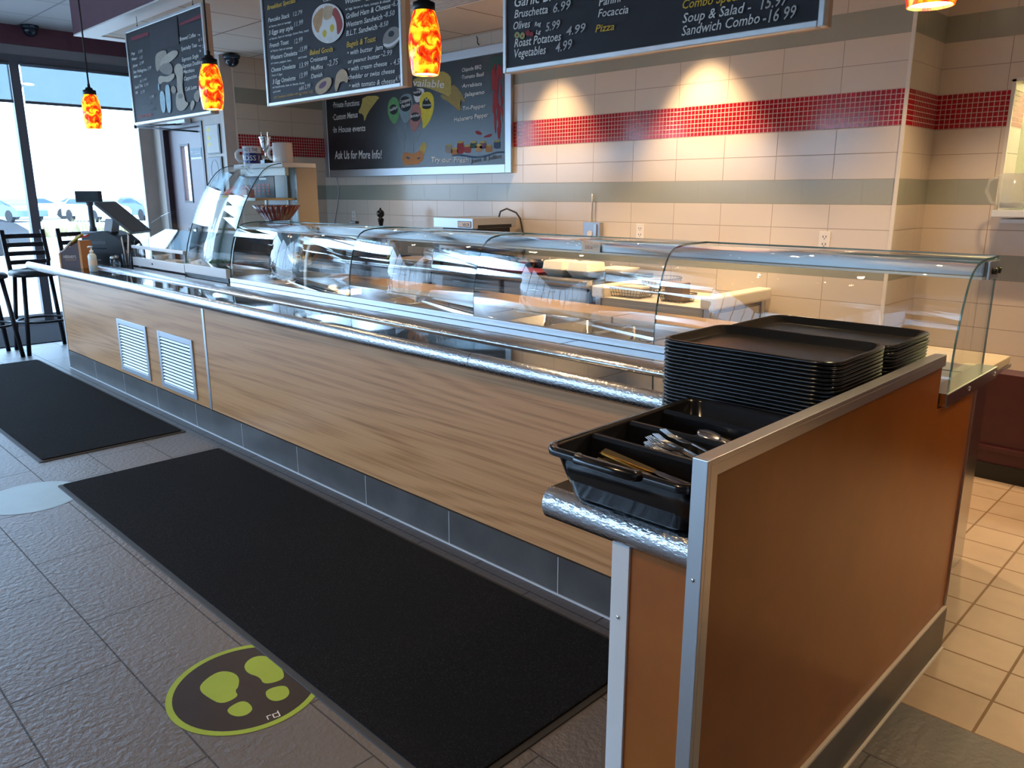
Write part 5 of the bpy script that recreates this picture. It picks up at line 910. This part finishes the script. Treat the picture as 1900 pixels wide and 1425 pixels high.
for i, (x, y, z, L, a, mt_, lab) in enumerate(((-0.055, -0.01, 0.165, 0.13, 0.75, 'candy_wrap', 'cream wrapped chocolate bar leaning in the candy box'), (-0.015, 0.02, 0.195, 0.14, 0.95, 'candy_orange', 'orange wrapped bar leaning in the candy box'), (0.030, 0.0, 0.232, 0.11, 0.55, 'wrap_yellow', 'yellow wrapped bar at the top of the candy box'), (0.062, 0.02, 0.245, 0.10, 0.15, 'wrap_red', 'red wrapped bar at the back of the candy box'), (-0.085, 0.01, 0.135, 0.10, 0.35, 'wrap_red', 'red wrapped bar low in the candy box'))):
    o = MB().use(mt_).box(-L/2, -0.022, -0.008, L/2, 0.022, 0.008, 0.005, 2).build('candy_bar', None, BT @ Vector((x, y, z))); o.rotation_euler = (0.2, -a, 0.62); tag(o, lab, 'candy bar', 'bars in the candy box')
t = thing('napkin_box', 'grey sided brown carton behind the candy box', 'box', (0.06, 0.115, ZT+0.0005), None, (0, 0, 0.62))
mb = MB().use('candy_brown')
for b_ in ((-0.075, -0.06, 0.075, -0.056), (-0.075, 0.056, 0.075, 0.06), (0.071, -0.056, 0.075, 0.056)): mb.box(b_[0], b_[1], 0, b_[2], b_[3], 0.125)
mb.use('pos_light').box(-0.075, -0.0605, 0, -0.045, -0.0562, 0.125).box(-0.075, -0.056, 0, -0.071, 0.056, 0.125).use('candy_brown').box(-0.071, -0.056, 0, 0.071, 0.056, 0.004); mb.build('carton_sides', t)
t = thing('sanitizer_bottle', 'clear pump bottle of hand gel on the counter edge', 'bottle', (0.700, 0.055, ZT+0.0005))
MB().use('gel').lathe([(0.026, 0), (0.030, 0.004), (0.030, 0.118), (0.023, 0.133), (0.011, 0.140)], n=24).build('bottle_body', t)
MB().use('socket_white').lathe([(0.013, 0.139), (0.013, 0.160), (0.005, 0.162), (0.005, 0.182), (0.011, 0.183), (0.011, 0.192)], n=16).tube([(0, 0, 0.187), (-0.028, -0.01, 0.187), (-0.034, -0.012, 0.180)], 0.0045, 8).build('pump_head', t)
MB().use('sticker').lathe([(0.0304, 0.050), (0.0304, 0.090)], n=24, cap0=False, cap1=False).build('bottle_label', t)
t = thing('till', 'dark cash till with a tilted touch monitor on the far counter', 'cash register', (-0.02, 0.46, ZT+0.0005), None, (0, 0, 0.62))
MB().use('pos_dark').prism([(-0.20, 0), (0.21, 0), (0.21, 0.10), (0.17, 0.18), (0.10, 0.235), (0.0, 0.27), (-0.17, 0.25), (-0.20, 0.22)], 'y', -0.12, 0.12).build('till_body', t)
mb = MB().use('screen').box(-0.16, -0.123, 0.165, 0.02, -0.119, 0.190).box(-0.16, -0.123, 0.125, 0.02, -0.119, 0.132); mb.build('paper_slot', t)
mb = MB().use('pos_light')
for i in range(3): mb.box(-0.15+i*0.04, -0.126, 0.03, -0.125+i*0.04, -0.120, 0.036)
mb.build('till_buttons', t)['kind'] = 'stuff'
dv = Vector((0.80, 0.05, -0.66)).normalized(); uv_ = Vector((0.05, -1.0, 0.0)); uv_ = (uv_-dv*uv_.dot(dv)).normalized(); nv = uv_.cross(dv)
mm = Matrix((uv_, dv, nv)).transposed().to_4x4(); mm.translation = Vector((0.09, 0.05, 0.385))
MB().use('pos_grey').box(-0.15, -0.195, -0.022, 0.15, 0.195, 0.006, 0.012, 2, mat=mm).build('monitor', t)
MB().use('screen').box(-0.135, -0.18, -0.0235, 0.135, 0.18, -0.0215, mat=mm).build('monitor_screen', t)
MB().use('pos_light').prism([(-0.04, 0.26), (0.03, 0.26), (0.06, 0.37), (-0.01, 0.37)], 'y', -0.05, 0.05).build('monitor_stand', t)
t = thing('price_display', 'customer price display on a tall grey pole behind the candy box', 'display', (-0.42, 0.44, ZT+0.0005), None, (0, 0, 0.70))
MB().use('pos_light').box(-0.08, -0.06, 0, 0.07, 0.06, 0.255, 0.01).build('display_base', t)
MB().use('pos_grey').lathe([(0.030, 0.255), (0.026, 0.28), (0.022, 0.30), (0.020, 0.47), (0.028, 0.48), (0.030, 0.508)], n=16).build('display_pole', t)
MB().use('pos_dark').box(-0.105, -0.035, 0.500, 0.105, 0.03, 0.598, 0.006, 2).build('display_head', t)
MB().use('screen').box(-0.095, -0.0375, 0.512, 0.095, -0.0350, 0.588).build('display_screen', t)
t = thing('straw_cup', 'clear cup of paper wrapped straws beside the till', 'cup', (0.335, 0.430, ZT+0.0005))
MB().use('clear_plastic').lathe([(0.030, 0), (0.036, 0.10), (0.034, 0.10), (0.028, 0.004)], n=20).build('cup_body', t)
s_ = None
for i in range(6):
    dx, dy = random.uniform(-0.016, 0.016), random.uniform(-0.016, 0.016)
    o = MB().use('straw_paper').tube([(0, 0, 0), (dx*1.6, dy*1.6, 0.235+random.uniform(-0.02, 0.02))], 0.0042, 7).build('straw', None, (0.335+dx*0.6, 0.430+dy*0.6, ZT+0.0055)); tag(o, 'paper wrapped straw in the clear cup beside the till', 'straw', 'straws in the cup')
for i, (x, y, lab) in enumerate(((0.20, 0.400, 'small glass shaker with chrome top nearest the till'), (0.265, 0.370, 'small glass shaker with chrome top in the middle'), (0.30, 0.335, 'small glass shaker with chrome top nearest the straws'))):
    t = thing('shaker', lab, 'shaker', (x, y, ZT+0.0005), 'shakers by the till')
    MB().use('clear_plastic').lathe([(0.021, 0), (0.023, 0.004), (0.020, 0.055)], n=16).build('shaker_glass', t); MB().use('chrome').lathe([(0.021, 0.055), (0.021, 0.068), (0.014, 0.080), (0.004, 0.084)], n=16).build('shaker_top', t)
t = thing('card_holder', 'clear upright holder with a small orange label behind the shakers', 'holder', (0.20, 0.50, ZT+0.0005))
MB().use('clear_plastic').box(-0.05, -0.02, 0, 0.05, 0.02, 0.17, 0.003).build('holder_body', t); MB().use('candy_orange').box(-0.025, -0.0215, 0.09, 0.025, -0.0203, 0.115).build('holder_label', t)
# ---------------------------------------------------------------- door-side notices
t = thing('notice_frame', 'framed white notice with three yellow marks on the wall beside the staff door', 'notice', (-1.285, 2.03, 1.83))
MB().use('black_metal').box(-0.16, -0.014, 0.0, 0.16, -0.0005, 0.30).build('notice_border', t); MB().use('paper_white').box(-0.15, -0.016, 0.012, 0.135, -0.0141, 0.295).build('notice_paper', t)
for z in (0.245, 0.16, 0.095): MB().use('notice_yellow').flat([(-0.14, -0.0165, z), (-0.07, -0.0165, z-0.022), (-0.06, -0.0165, z+0.004), (-0.02, -0.0165, z+0.008), (-0.06, -0.0165, z+0.018), (-0.07, -0.0165, z+0.038)]).build('yellow_mark', t)
t = thing('notice_frame', 'lower grey certificate with an oval seal beside the staff door', 'notice', (-1.285, 2.03, 1.40))
MB().use('black_metal').box(-0.16, -0.014, 0.0, 0.165, -0.0005, 0.40).build('notice_border', t); MB().use('paper_grey').box(-0.15, -0.016, 0.012, 0.145, -0.0141, 0.39).build('notice_paper', t)
MB().use('pos_light').tube([(0.085*math.cos(a), -0.0165, 0.25+0.115*math.sin(a)) for a in [2*PI*i/28 for i in range(28)]], 0.004, 5, True).build('oval_seal', t)
# ---------------------------------------------------------------- back counter
bc = thing('back_counter', 'long back counter with a black top and hammered steel rail along the tiled wall', 'counter', (0, 0, 0))
YR = 2.42; ZB = 0.81
MB().use('black_stone').box(-0.95, YR+0.03, ZB-0.04, 3.60, 3.205, ZB).build('counter_top', bc)
for a, c in ((-0.95, 0.62), (0.623, 2.30), (2.303, 3.60)): sm(MB().use('bullnose').prism([(y, z) for y, z in bull(YR+0.03, ZB, 0.07, 0.065)], 'x', a, c, True).build('steel_nosing', bc))
mb = MB().use('candy_brown').box(-0.95, YR+0.05, 0.10, 3.58, YR+0.07, 0.76).box(-0.95, 3.15, 0, 3.58, 3.18, 0.765).box(3.56, YR+0.07, 0.0, 3.58, 3.15, 0.765).use('knob_black').box(-0.95, YR+0.10, 0, 3.56, YR+0.12, 0.10); mb.build('cabinet_body', bc)
for i in range(5):
    a = -0.90+i*0.90; d_ = MB().use('case_grey').box(a, YR+0.028, 0.14, a+0.84, YR+0.048, 0.74, 0.004).build('cabinet_door', bc)
    MB().use('steel').tube([(a+0.3, YR+0.026, 0.70), (a+0.3, YR+0.005, 0.70), (a+0.54, YR+0.005, 0.70), (a+0.54, YR+0.026, 0.70)], 0.006, 8).build('door_handle', d_)
wt = thing('prep_table', 'pale prep table with raised side arms at the near end of the back counter', 'table', (4.105, 2.79, 0))
mb = MB().use('poly_white').box(-0.42, -0.33, 0.66, 0.42, 0.40, 0.700, 0.004); mb.build('table_top', wt)
MB().use('case_tan').box(-0.41, -0.345, 0.58, 0.41, -0.330, 0.70).build('table_apron', wt)
for s in (1, -1):
    MB().use('poly_white').box(s*0.445-0.055, -0.36, 0.695, s*0.445+0.055, 0.40, 0.780, 0.018, 3).build('side_arm', wt)
    for yy_ in (-0.33, 0.36): MB().use('alu_dull').box(s*0.44-0.022, yy_-0.022, 0, s*0.44+0.022, yy_+0.022, 0.70).build('leg', wt)
    MB().use('alu_dull').box(s*0.44-0.012, -0.31, 0.56, s*0.44+0.012, 0.34, 0.66).build('side_rail', wt)
MB().use('alu_dull').box(-0.42, -0.31, 0.20, 0.42, 0.36, 0.215).build('under_shelf', wt)
def wire_basket(name, label, loc, r0, r1, h, n, sq=None):
    t = thing(name, label, 'basket', loc); b = MB().use('basket_wire')
    if sq:
        w, d = sq
        P = lambda k, z: [(p[0]*k, p[1]*k, z) for p in rrect(w, d, 0.03, 4)]
        for z, k in ((0, 0.82), (h*0.5, 0.91), (h, 1.0)): b.tube(P(k, z), 0.0024 if z < h else 0.004, 5, True)
        Q0, Q1 = [], []
        for i in range(12):
            x = -w/2+0.02+(w-0.04)*i/11
            for s in (1, -1): b.tube([(x*0.82, s*d/2*0.82, 0), (x, s*d/2, h)], 0.002, 5)
        for i in range(8):
            y = -d/2+0.02+(d-0.04)*i/7
            for s in (1, -1): b.tube([(s*w/2*0.82, y*0.82, 0), (s*w/2, y, h)], 0.002, 5)
        for i in range(8): b.tube([(-w/2*0.82+0.01, (-d/2+d*(i+.5)/8)*0.82, 0), (w/2*0.82-0.01, (-d/2+d*(i+.5)/8)*0.82, 0)], 0.002, 5)
    else:
        for z, r in ((0, r0), (h*0.4, r0+(r1-r0)*0.6), (h, r1)): b.tube([(r*math.cos(2*PI*i/28), r*math.sin(2*PI*i/28), z) for i in range(28)], 0.0025 if z < h else 0.004, 5, True)
        for i in range(n):
            a = 2*PI*i/n; b.tube([(r*math.cos(a), r*math.sin(a), z) for r, z in ((0.01, 0), (r0, 0), (r0+(r1-r0)*0.6, h*0.4), (r1, h))], 0.002, 5)
    b.build('basket_wires', t); return t
wire_basket('wire_basket', 'rectangular wire basket lined with napkins on the prep table', (3.80, 2.62, 0.703), 0, 0, 0.062, 0, (0.34, 0.22))
wire_basket('wire_basket', 'round wire bread basket standing on the prep table', (3.86, 2.93, 0.703), 0.085, 0.150, 0.115, 30)
wire_basket('wire_basket', 'small wire basket near the right arm of the prep table', (4.20, 2.63, 0.703), 0, 0, 0.055, 0, (0.22, 0.18))
o = MB().use('foam_white').box(-0.085, -0.06, 0, 0.085, 0.06, 0.075, 0.012, 3).build('napkin_stack', None, (3.855, 2.62, 0.7065)); tag(o, 'stack of white napkins inside the rectangular wire basket', 'napkins')
o = MB().use('brown_paper').box(-0.07, -0.05, 0, 0.07, 0.05, 0.125, 0.004).build('paper_bag', None, (4.19, 2.64, 0.7065)); tag(o, 'brown paper bag standing in the small wire basket', 'bag')
def takeout(label, loc, rot=0):
    t = thing('takeout_box', label, 'takeout box', loc, 'foam boxes on the back counter', (0, 0, rot))
    R = lambda q, z: [(p[0], p[1], z) for p in rrect(q, q, 0.02, 3)]
    MB().use('foam_white').loft([R(0.155, 0), R(0.215, 0.045), R(0.225, 0.047)], True, True).build('box_base', t); MB().use('foam_white').loft([R(0.225, 0.0475), R(0.212, 0.054), R(0.200, 0.108), R(0.185, 0.112)], True, True).build('box_lid', t); return t
takeout('white foam takeout box near the edge, left of the closed pair', (3.17, 2.60, ZB+0.0005)); takeout('white foam takeout box near the edge, right of the closed pair', (3.41, 2.61, ZB+0.0005))
for i, (x, y, z, lab) in enumerate(((3.46, 2.93, 0, 'low white foam lid behind the closed takeout boxes'), (3.08, 2.92, 0, 'white foam lid lying left behind the takeout boxes'))):
    R = lambda q, z_: [(p[0], p[1], z_) for p in rrect(q, q, 0.02, 3)]
    tag(MB().use('foam_white').loft([R(0.20, 0), R(0.25, 0.050), R(0.242, 0.052), R(0.19, 0.006)], True, True).build('foam_tray', None, (x, y, ZB+0.0005+z)), lab, 'tray', 'foam trays')
o = MB().use('red_board').box(-0.28, -0.14, 0, 0.28, 0.14, 0.014, 0.003).build('cutting_board', None, (2.74, 2.63, ZB+0.0005)); tag(o, 'dark red cutting board lying on the back counter beside the oven', 'cutting board')
t = thing('frying_pan', 'shiny steel pan on the back counter right of the oven', 'pan', (2.60, 2.90, ZB+0.0005))
MB().use('chrome').lathe([(0.12, 0), (0.15, 0.055), (0.156, 0.058), (0.146, 0.055), (0.115, 0.006)], n=32).build('pan_body', t); MB().use('black_metal').tube([(-0.15, 0, 0.05), (-0.20, -0.02, 0.075), (-0.31, -0.06, 0.085)], 0.010, 8).build('pan_handle', t)
# conveyor oven
ov = thing('conveyor_oven', 'two-deck steel conveyor toaster oven on the back counter', 'oven', (1.66, 2.60, ZB+0.0005)); ZO = ZB+0.0005
def bx(name, mat, b_, bev=0.004, parent=ov): return MB().use(mat).box(b_[0], b_[1], b_[2]-ZO, b_[3], b_[4], b_[5]-ZO, bev).build(name, parent)
bx('lower_deck', 'oven_dark', (0, 0, 0.858, 0.515, 0.52, 0.992)); p_ = bx('control_panel', 'vent_white', (0.08, -0.006, 0.868, 0.42, 0.0, 0.972), 0.001)
for i in range(3): MB().use('knob_black').lathe([(0.014, 0), (0.012, 0.014)], (0.12+i*0.075, -0.007, 0.935-ZO), 14, mat=Matrix.Rotation(PI/2, 4, 'X')).build('control_knob', p_)
bx('panel_print', 'grey_ink', (0.30, -0.0075, 0.885, 0.40, -0.006, 0.889), 0, p_)
bx('conveyor', 'steel', (0.515, 0.03, 0.865, 0.560, 0.50, 0.925)); bx('conveyor_guard', 'brass', (0.515, 0.03, 0.945, 0.545, 0.50, 0.965))
bx('riser', 'oven_dark', (0.03, 0.08, 0.992, 0.48, 0.48, 1.125)); bx('upper_deck', 'alu_dull', (0, 0, 1.125, 0.515, 0.52, 1.212))
bx('upper_mouth', 'knob_black', (0.512, 0.06, 1.128, 0.519, 0.46, 1.155), 0)
pl = bx('maker_plate', 'sticker', (0.33, -0.004, 1.138, 0.49, 0.0, 1.182), 0.001); bx('plate_border', 'mug_navy', (0.325, -0.003, 1.133, 0.495, 0.0005, 1.187), 0.001, pl)
mb = MB().use('mill_black'); letters(mb, 'VECR', 0.034, width=0.085, shear=0.15, M4=Matrix.Translation((0.39, -0.0046, 1.146-ZO)) @ Matrix.Rotation(PI/2, 4, 'X')); mb.build('plate_lettering', pl, normals=False)
for x, y in ((0.05, 0.04), (0.47, 0.04), (0.05, 0.48), (0.47, 0.48)): MB().use('chrome').lathe([(0.016, 0), (0.016, 0.05)], (x, y, 0), 12).build('leg', ov)
MB().use('cable').tube([(0.36, 0.46, 1.21-ZO), (0.36, 0.48, 1.26-ZO), (0.40, 0.52, 1.285-ZO), (0.47, 0.57, 1.25-ZO), (0.50, 0.59, 1.20-ZO), (0.55, 0.59, 1.02-ZO), (0.56, 0.585, 0.90-ZO)], 0.008, 8).build('power_cord', ov)
# far end of the back counter
o = MB().use('navy_cloth').loft([[(p[0]*k, p[1]*k, z) for p in rrect(0.26, 0.20, 0.06, 5)] for z, k in ((0, 1.0), (0.05, 1.06), (0.14, 1.0), (0.19, 0.78), (0.205, 0.4))]).build('cloth_bag', None, (-0.13, 2.72, ZB+0.0005)); tag(o, 'navy cloth bundle at the far end of the back counter', 'bag')
b = MB().use('brown_paper'); b.loft([[(x, 0.09*k*math.cos(a)+0.01*math.sin(x*40), 0.045*k*(1+math.sin(a))*(1+0.15*math.sin(x*30+a*2))) for a in [2*PI*i/12 for i in range(12)]] for x, k in ((-0.20, 0.5), (-0.17, 1.0), (-0.05, 1.05), (0.08, 0.9), (0.17, 1.0), (0.20, 0.6))])
tag(b.build('paper_bundle', None, (0.20, 2.58, ZB+0.075)), 'crumpled brown paper bundle lying on stacked cloths', 'paper')
tag(MB().use('brown_paper').box(-0.20, -0.10, 0, 0.20, 0.10, 0.072, 0.02, 3).build('cloth_stack', None, (0.16, 2.585, ZB+0.0005)), 'folded brown cloth stack under the paper bundle', 'cloths')
p1 = None
for i in range(9):
    lab = 'dinner plate %d from the bottom of the stack on the back counter' % (i+1) if i < 8 else 'top dinner plate of the stack on the back counter'
    if p1 is None: p1 = tag(MB().use('plate_white').lathe([(0.075, 0), (0.085, 0.002), (0.130, 0.012), (0.130, 0.015), (0.080, 0.006), (0.0, 0.005)], n=28).build('dinner_plate', None, (0.485, 2.60, ZB+0.0005)), lab, 'plate', 'stacked plates')
    else: copy_tree(p1, (0.485+random.uniform(-.003, .003), 2.60, ZB+0.0005+i*0.0105), label=lab)
t = thing('paper_rack', 'grey rack of upright paper sheets behind the plates', 'rack', (0.65, 2.86, ZB+0.0005))
for i in range(4): MB().use('plate_white').box(-0.18+i*0.09, -0.10, 0, -0.104+i*0.09, 0.10, 0.19+0.004*(i % 2), 0.003).build('sheet_stack', t)
MB().use('black_metal').box(-0.20, -0.11, -0.0, 0.20, 0.11, 0.006).build('rack_base', t)
t = thing('pepper_mill', 'tall black pepper mill standing on the grey rack against the tiles', 'pepper mill', (0.475, 2.89, ZB+0.197))
MB().use('mill_black').lathe([(0.030, 0), (0.031, 0.012), (0.024, 0.05), (0.020, 0.09), (0.026, 0.125), (0.033, 0.150), (0.033, 0.156), (0.022, 0.166), (0.018, 0.172)], n=24).build('mill_body', t)
MB().use('mill_black').lathe([(0.020, 0.174), (0.036, 0.190), (0.040, 0.212), (0.033, 0.235), (0.014, 0.247), (0.008, 0.252), (0.011, 0.262), (0.0, 0.270)], n=24).build('mill_head', t)
t = thing('oil_bottle', 'clear bottle of yellow oil left of the oven', 'bottle', (1.02, 2.62, ZB+0.0005))
MB().use('oil').lathe([(0.055, 0), (0.062, 0.01), (0.055, 0.07), (0.032, 0.145), (0.020, 0.165)], n=24).build('bottle_body', t); MB().use('socket_white').lathe([(0.021, 0.165), (0.021, 0.192), (0.012, 0.200)], n=16).build('bottle_cap', t)
tag(MB().use('maple').box(-0.25, -0.16, 0, 0.25, 0.16, 0.018, 0.004).build('bread_board', None, (1.33, 2.70, ZB+0.0005)), 'wooden board lying between the oil bottle and the oven', 'cutting board')
tag(MB().use('knob_black').box(-0.030, -0.014, 0, 0.030, 0.014, 0.016, 0.005).build('marker_tin', None, (3.14, 0.76, 1.2425)), 'small black lid lying on the glass guard', 'lid')
# outlets
def outlet(x, z, lab, steel=False):
    t = thing('outlet', lab, 'outlet', (x, YB, z), 'outlets on the tiled wall')
    if steel:
        MB().use('alu_dull').box(-0.085, -0.05, -0.075, 0.085, 0, 0.075, 0.003).build('outlet_box', t); MB().use('socket_white').lathe([(0.026, 0), (0.026, 0.006)], (-0.012, -0.05, -0.02), 18, mat=Matrix.Rotation(PI/2, 4, 'X')).build('socket_face', t)
        MB().use('aluminium').box(0.035, -0.062, -0.06, 0.060, -0.05, 0.06, 0.002).build('switch_bar', t); MB().use('alu_dull').tube([(-0.02, -0.02, 0.075), (-0.02, -0.02, 0.30)], 0.006, 6).build('conduit', t)
    else:
        MB().use('socket_white').box(-0.038, -0.007, -0.060, 0.038, 0, 0.060, 0.003).build('cover_plate', t)
        mb = MB().use('knob_black')
        for zz in (0.020, -0.028):
            for dx in (-0.010, 0.010): mb.box(dx-0.0022, -0.0082, zz, dx+0.0022, -0.0068, zz+0.013)
            mb.box(-0.003, -0.0082, zz-0.010, 0.003, -0.0068, zz-0.004)
        mb.build('socket_slots', t)
outlet(3.00, 1.113, 'grey steel outlet box on the tiled wall behind the guard', True); outlet(3.455, 1.125, 'white outlet between the steel box and the pillar'); outlet(4.932, 1.115, 'white outlet nearest the pillar edge'); outlet(-0.47, 1.165, 'white outlet far left behind the pepper mill')
cb_ = MB().use('kick_line').tube([(-0.78, YB-0.006, 1.595), (-0.74, YB-0.008, 1.45), (-0.78, YB-0.008, 1.30), (-0.86, YB-0.008, 1.10), (-0.86, YB-0.008, 0.82)], 0.005, 6).build('wall_cable', None); tag(cb_, 'thin grey cable hanging down the tiles below the chalkboard', 'cable')
# pass-through shelf with a jug at the right
t = thing('wall_shelf', 'white steel ledge under the pass-through at the right edge', 'shelf', (5.80, 3.52, 1.28))
MB().use('case_white').box(0.01, -0.02, 0.0, 1.6, 0.238, 0.040, 0.004).build('shelf_top', t); MB().use('frame_white').box(0.05, 0.02, -0.035, 1.5, 0.20, -0.012).build('shelf_lamp', t); MB().use('alu_dull').box(0.2, 0.04, -0.012, 0.24, 0.20, 0.0).build('shelf_bracket', t)
t = thing('jug', 'clear ribbed plastic jug with handle on the ledge at the right edge', 'jug', (5.885, 3.605, 1.3205))
MB().use('jug_plastic').lathe([(0.070, 0), (0.074, 0.01), (0.088, 0.215), (0.085, 0.215), (0.070, 0.012)], n=36).build('jug_body', t); MB().use('jug_plastic').tube([(-0.080, -0.02, 0.195), (-0.125, -0.03, 0.175), (-0.135, -0.03, 0.11), (-0.105, -0.025, 0.045), (-0.076, -0.02, 0.035)], 0.010, 10).build('jug_handle', t)
MB().use('pos_light').lathe([(0.060, 0.012), (0.065, 0.045)], n=24).build('jug_base', t)
# return-air grille in the kitchen ceiling
t = thing('ceiling_grille', 'pale perforated air grille in the kitchen ceiling at the top edge', 'air grille', (2.30, 2.00, CK-0.001))
MB().use('white_paint').box(-0.35, -0.36, -0.008, 0.35, 0.36, 0.0).build('grille_frame', t)
for i in range(16): MB().use('vent_white').box(-0.32, -0.33+i*0.043, -0.013, 0.32, -0.312+i*0.043, -0.008).build('grille_bar', t)
# lamps over the kitchen
can(2.58, 2.86, CK, 150, 'recessed downlight washing the tiles left of the near menu board', 70, 0.7, (math.radians(4), 0))
can(3.98, 2.86, CK, 260, 'recessed downlight washing the tiles behind the near menu board', 70, 0.7, (math.radians(4), 0))
can(0.9, 2.2, CK, 55, 'recessed downlight over the far back counter'); can(5.2, 1.9, CK, 150, 'recessed downlight over the near back aisle'); can(3.2, 1.7, CK, 110, 'recessed downlight over the middle aisle')
can(6.05, 2.75, CK, 120, 'recessed downlight washing the tiles right of the pillar'); lamp('pass_lamp', 'POINT', (6.6, 4.7, 2.5), 75, (1.0, 0.92, 0.62), shadow_soft_size=0.15)
can(7.35, 1.55, CK, 110, 'recessed downlight over the beige tiles at the right'); can(8.2, 0.2, CM if False else 3.15, 50, 'recessed downlight to the right of the end panel')
for i, (x, y, lab) in enumerate(((1.2, -1.6, 'far'), (3.6, -1.7, 'middle'), (6.0, -2.0, 'near'))): can(x, y, CM, (15, 35, 110)[i], 'added unseen downlight over the %s part of the customer floor' % lab, 120, 0.8)  # lamps added out of view to warm the wood front and floor
# ---------------------------------------------------------------- outside
def yard(name, mat, *b): return tag(MB().use(mat).box(*b).build(name, None), None, None, None, 'structure')
yard('ground_lot', 'asphalt', -140, -90, -0.40, -3.2, 90, -0.12); yard('ground_front', 'asphalt', -3.2, -90, -0.40, 60, -6.2, -0.12)
def car(label, loc, rot, paint, L=4.1, H=1.32, Wd=1.7, van=False):
    t = thing('parked_car', label, 'car', loc, 'cars parked in the lot', (0, 0, rot)); l = L/2
    pr = [(-l, 0.30), (l, 0.30), (l, 0.62), (l-0.25, 0.80), (l*0.50, 0.92), (l*0.18, H-0.04), (l*0.05, H), (-l*0.50, H), (-l*0.85, 0.98), (-l, 0.90)] if not van else [(-l, 0.30), (l, 0.30), (l, 0.75), (l-0.5, 1.0), (l*0.45, H-0.05), (-l, H)]
    MB().use(paint).prism(pr, 'y', -Wd/2, Wd/2).build('car_body', t)
    wn = [(l*0.44, 0.95), (l*0.17, H-0.09), (-l*0.50, H-0.09), (-l*0.74, 0.97)]
    MB().use('car_glass').prism(wn, 'y', -Wd/2-0.012, Wd/2+0.012).build('side_windows', t)
    MB().use('car_glass').prism([(l*0.50+0.01, 0.93), (l*0.18+0.012, H-0.05), (l*0.16, H-0.06), (l*0.48, 0.93)], 'y', -Wd/2+0.12, Wd/2-0.12).build('windscreen', t)
    for x in (l*0.62, -l*0.62):
        for s in (1, -1): MB().use('tyre').lathe([(0.31, -0.10), (0.33, -0.07), (0.33, 0.07), (0.31, 0.10)], (x, s*(Wd/2-0.08), 0.33), 20, mat=Matrix.Rotation(PI/2, 4, 'X')).build('wheel', t)
    return t
GZ = -0.12
CARS = [(-44, 10.1, 'car_blue', 0.3, 'blue hatchback parked left of the window post'), (-48, 12.6, 'car_white', 1.3, 'white car parked just right of the window post'), (-41, 13.6, 'car_white', 0.2, 'white car parked behind the dry bushes'), (-54, 16.9, 'car_silver', 1.5, 'silver car parked behind the till'), (-42, 16.6, 'car_blue', 0.1, 'blue car parked to the right of the till'), (-52, 21.3, 'car_silver', 0.2, 'silver car near the beige window jamb')]
for x, y, pt, r_, lab in CARS: car(lab, (x, y, GZ), r_, pt)
car('dark car parked close outside at the left edge', (-17.0, 1.9, GZ), 1.45, 'car_black')
for i, (x, y, s) in enumerate(((-25, 6.75, 0.8), (-27.5, 8.9, 0.8), (-25, 9.3, 0.75))):
    b = MB().use('lot_grass')
    for k in range(60):
        a = random.uniform(0, 2*PI); q = 0.9*s*math.sqrt(random.random()); h = s*random.uniform(0.5, 1.0)*(1-0.4*q)
        b.poly([(q*math.cos(a)-0.06, q*math.sin(a), 0), (q*math.cos(a)+0.06, q*math.sin(a)+0.05, 0), (q*math.cos(a)*1.3, q*math.sin(a)*1.3, h)])
    tag(b.build('dry_bush', None, (x, y, GZ)), ('dry yellow bush nearest the window post', 'dry yellow bush in the middle of the lot strip', 'dry yellow bush seen just left of the price display')[i], 'bush', 'dry bushes in the lot')
t = thing('street_lamp', 'street lamp seen through the mesh shade', 'street lamp', (-25.0, 6.40, GZ))
MB().use('pos_grey').tube([(0, 0, 0), (0, 0, 4.7), (0.02, 0.06, 5.05), (0.05, 0.14, 5.18)], 0.05, 8).build('lamp_pole', t); MB().use('lamp_disc').sphere((0.05, 0.32, 5.20), 0.20, (0.45, 1, 0.22), 14, 8).build('lamp_head', t)
t = thing('house', 'brick house across the street, seen as a reflection in the pastry case', 'house', (-3.0, -35, GZ))
MB().use('far_wall').box(-6, -3, 0, 6, 3, 3.2).build('house_walls', t); MB().use('far_roof').prism([(-3.4, 3.2), (3.4, 3.2), (0, 5.6)], 'x', -6.3, 6.3).build('house_roof', t); MB().use('far_red').box(6.2, -2.2, 0, 11, 2.2, 2.6).build('garage', t)
b = MB().use('far_green')
for i in range(46):
    x = -22+i*1.05+random.uniform(-0.4, 0.4); b.sphere((x, -27+random.uniform(-1.5, 1.5), GZ+random.uniform(0.6, 1.6)), random.uniform(0.8, 1.5), (1, 1, random.uniform(0.9, 1.5)), 9, 6)
tag(b.build('hedge', None), None, None, None, 'stuff')
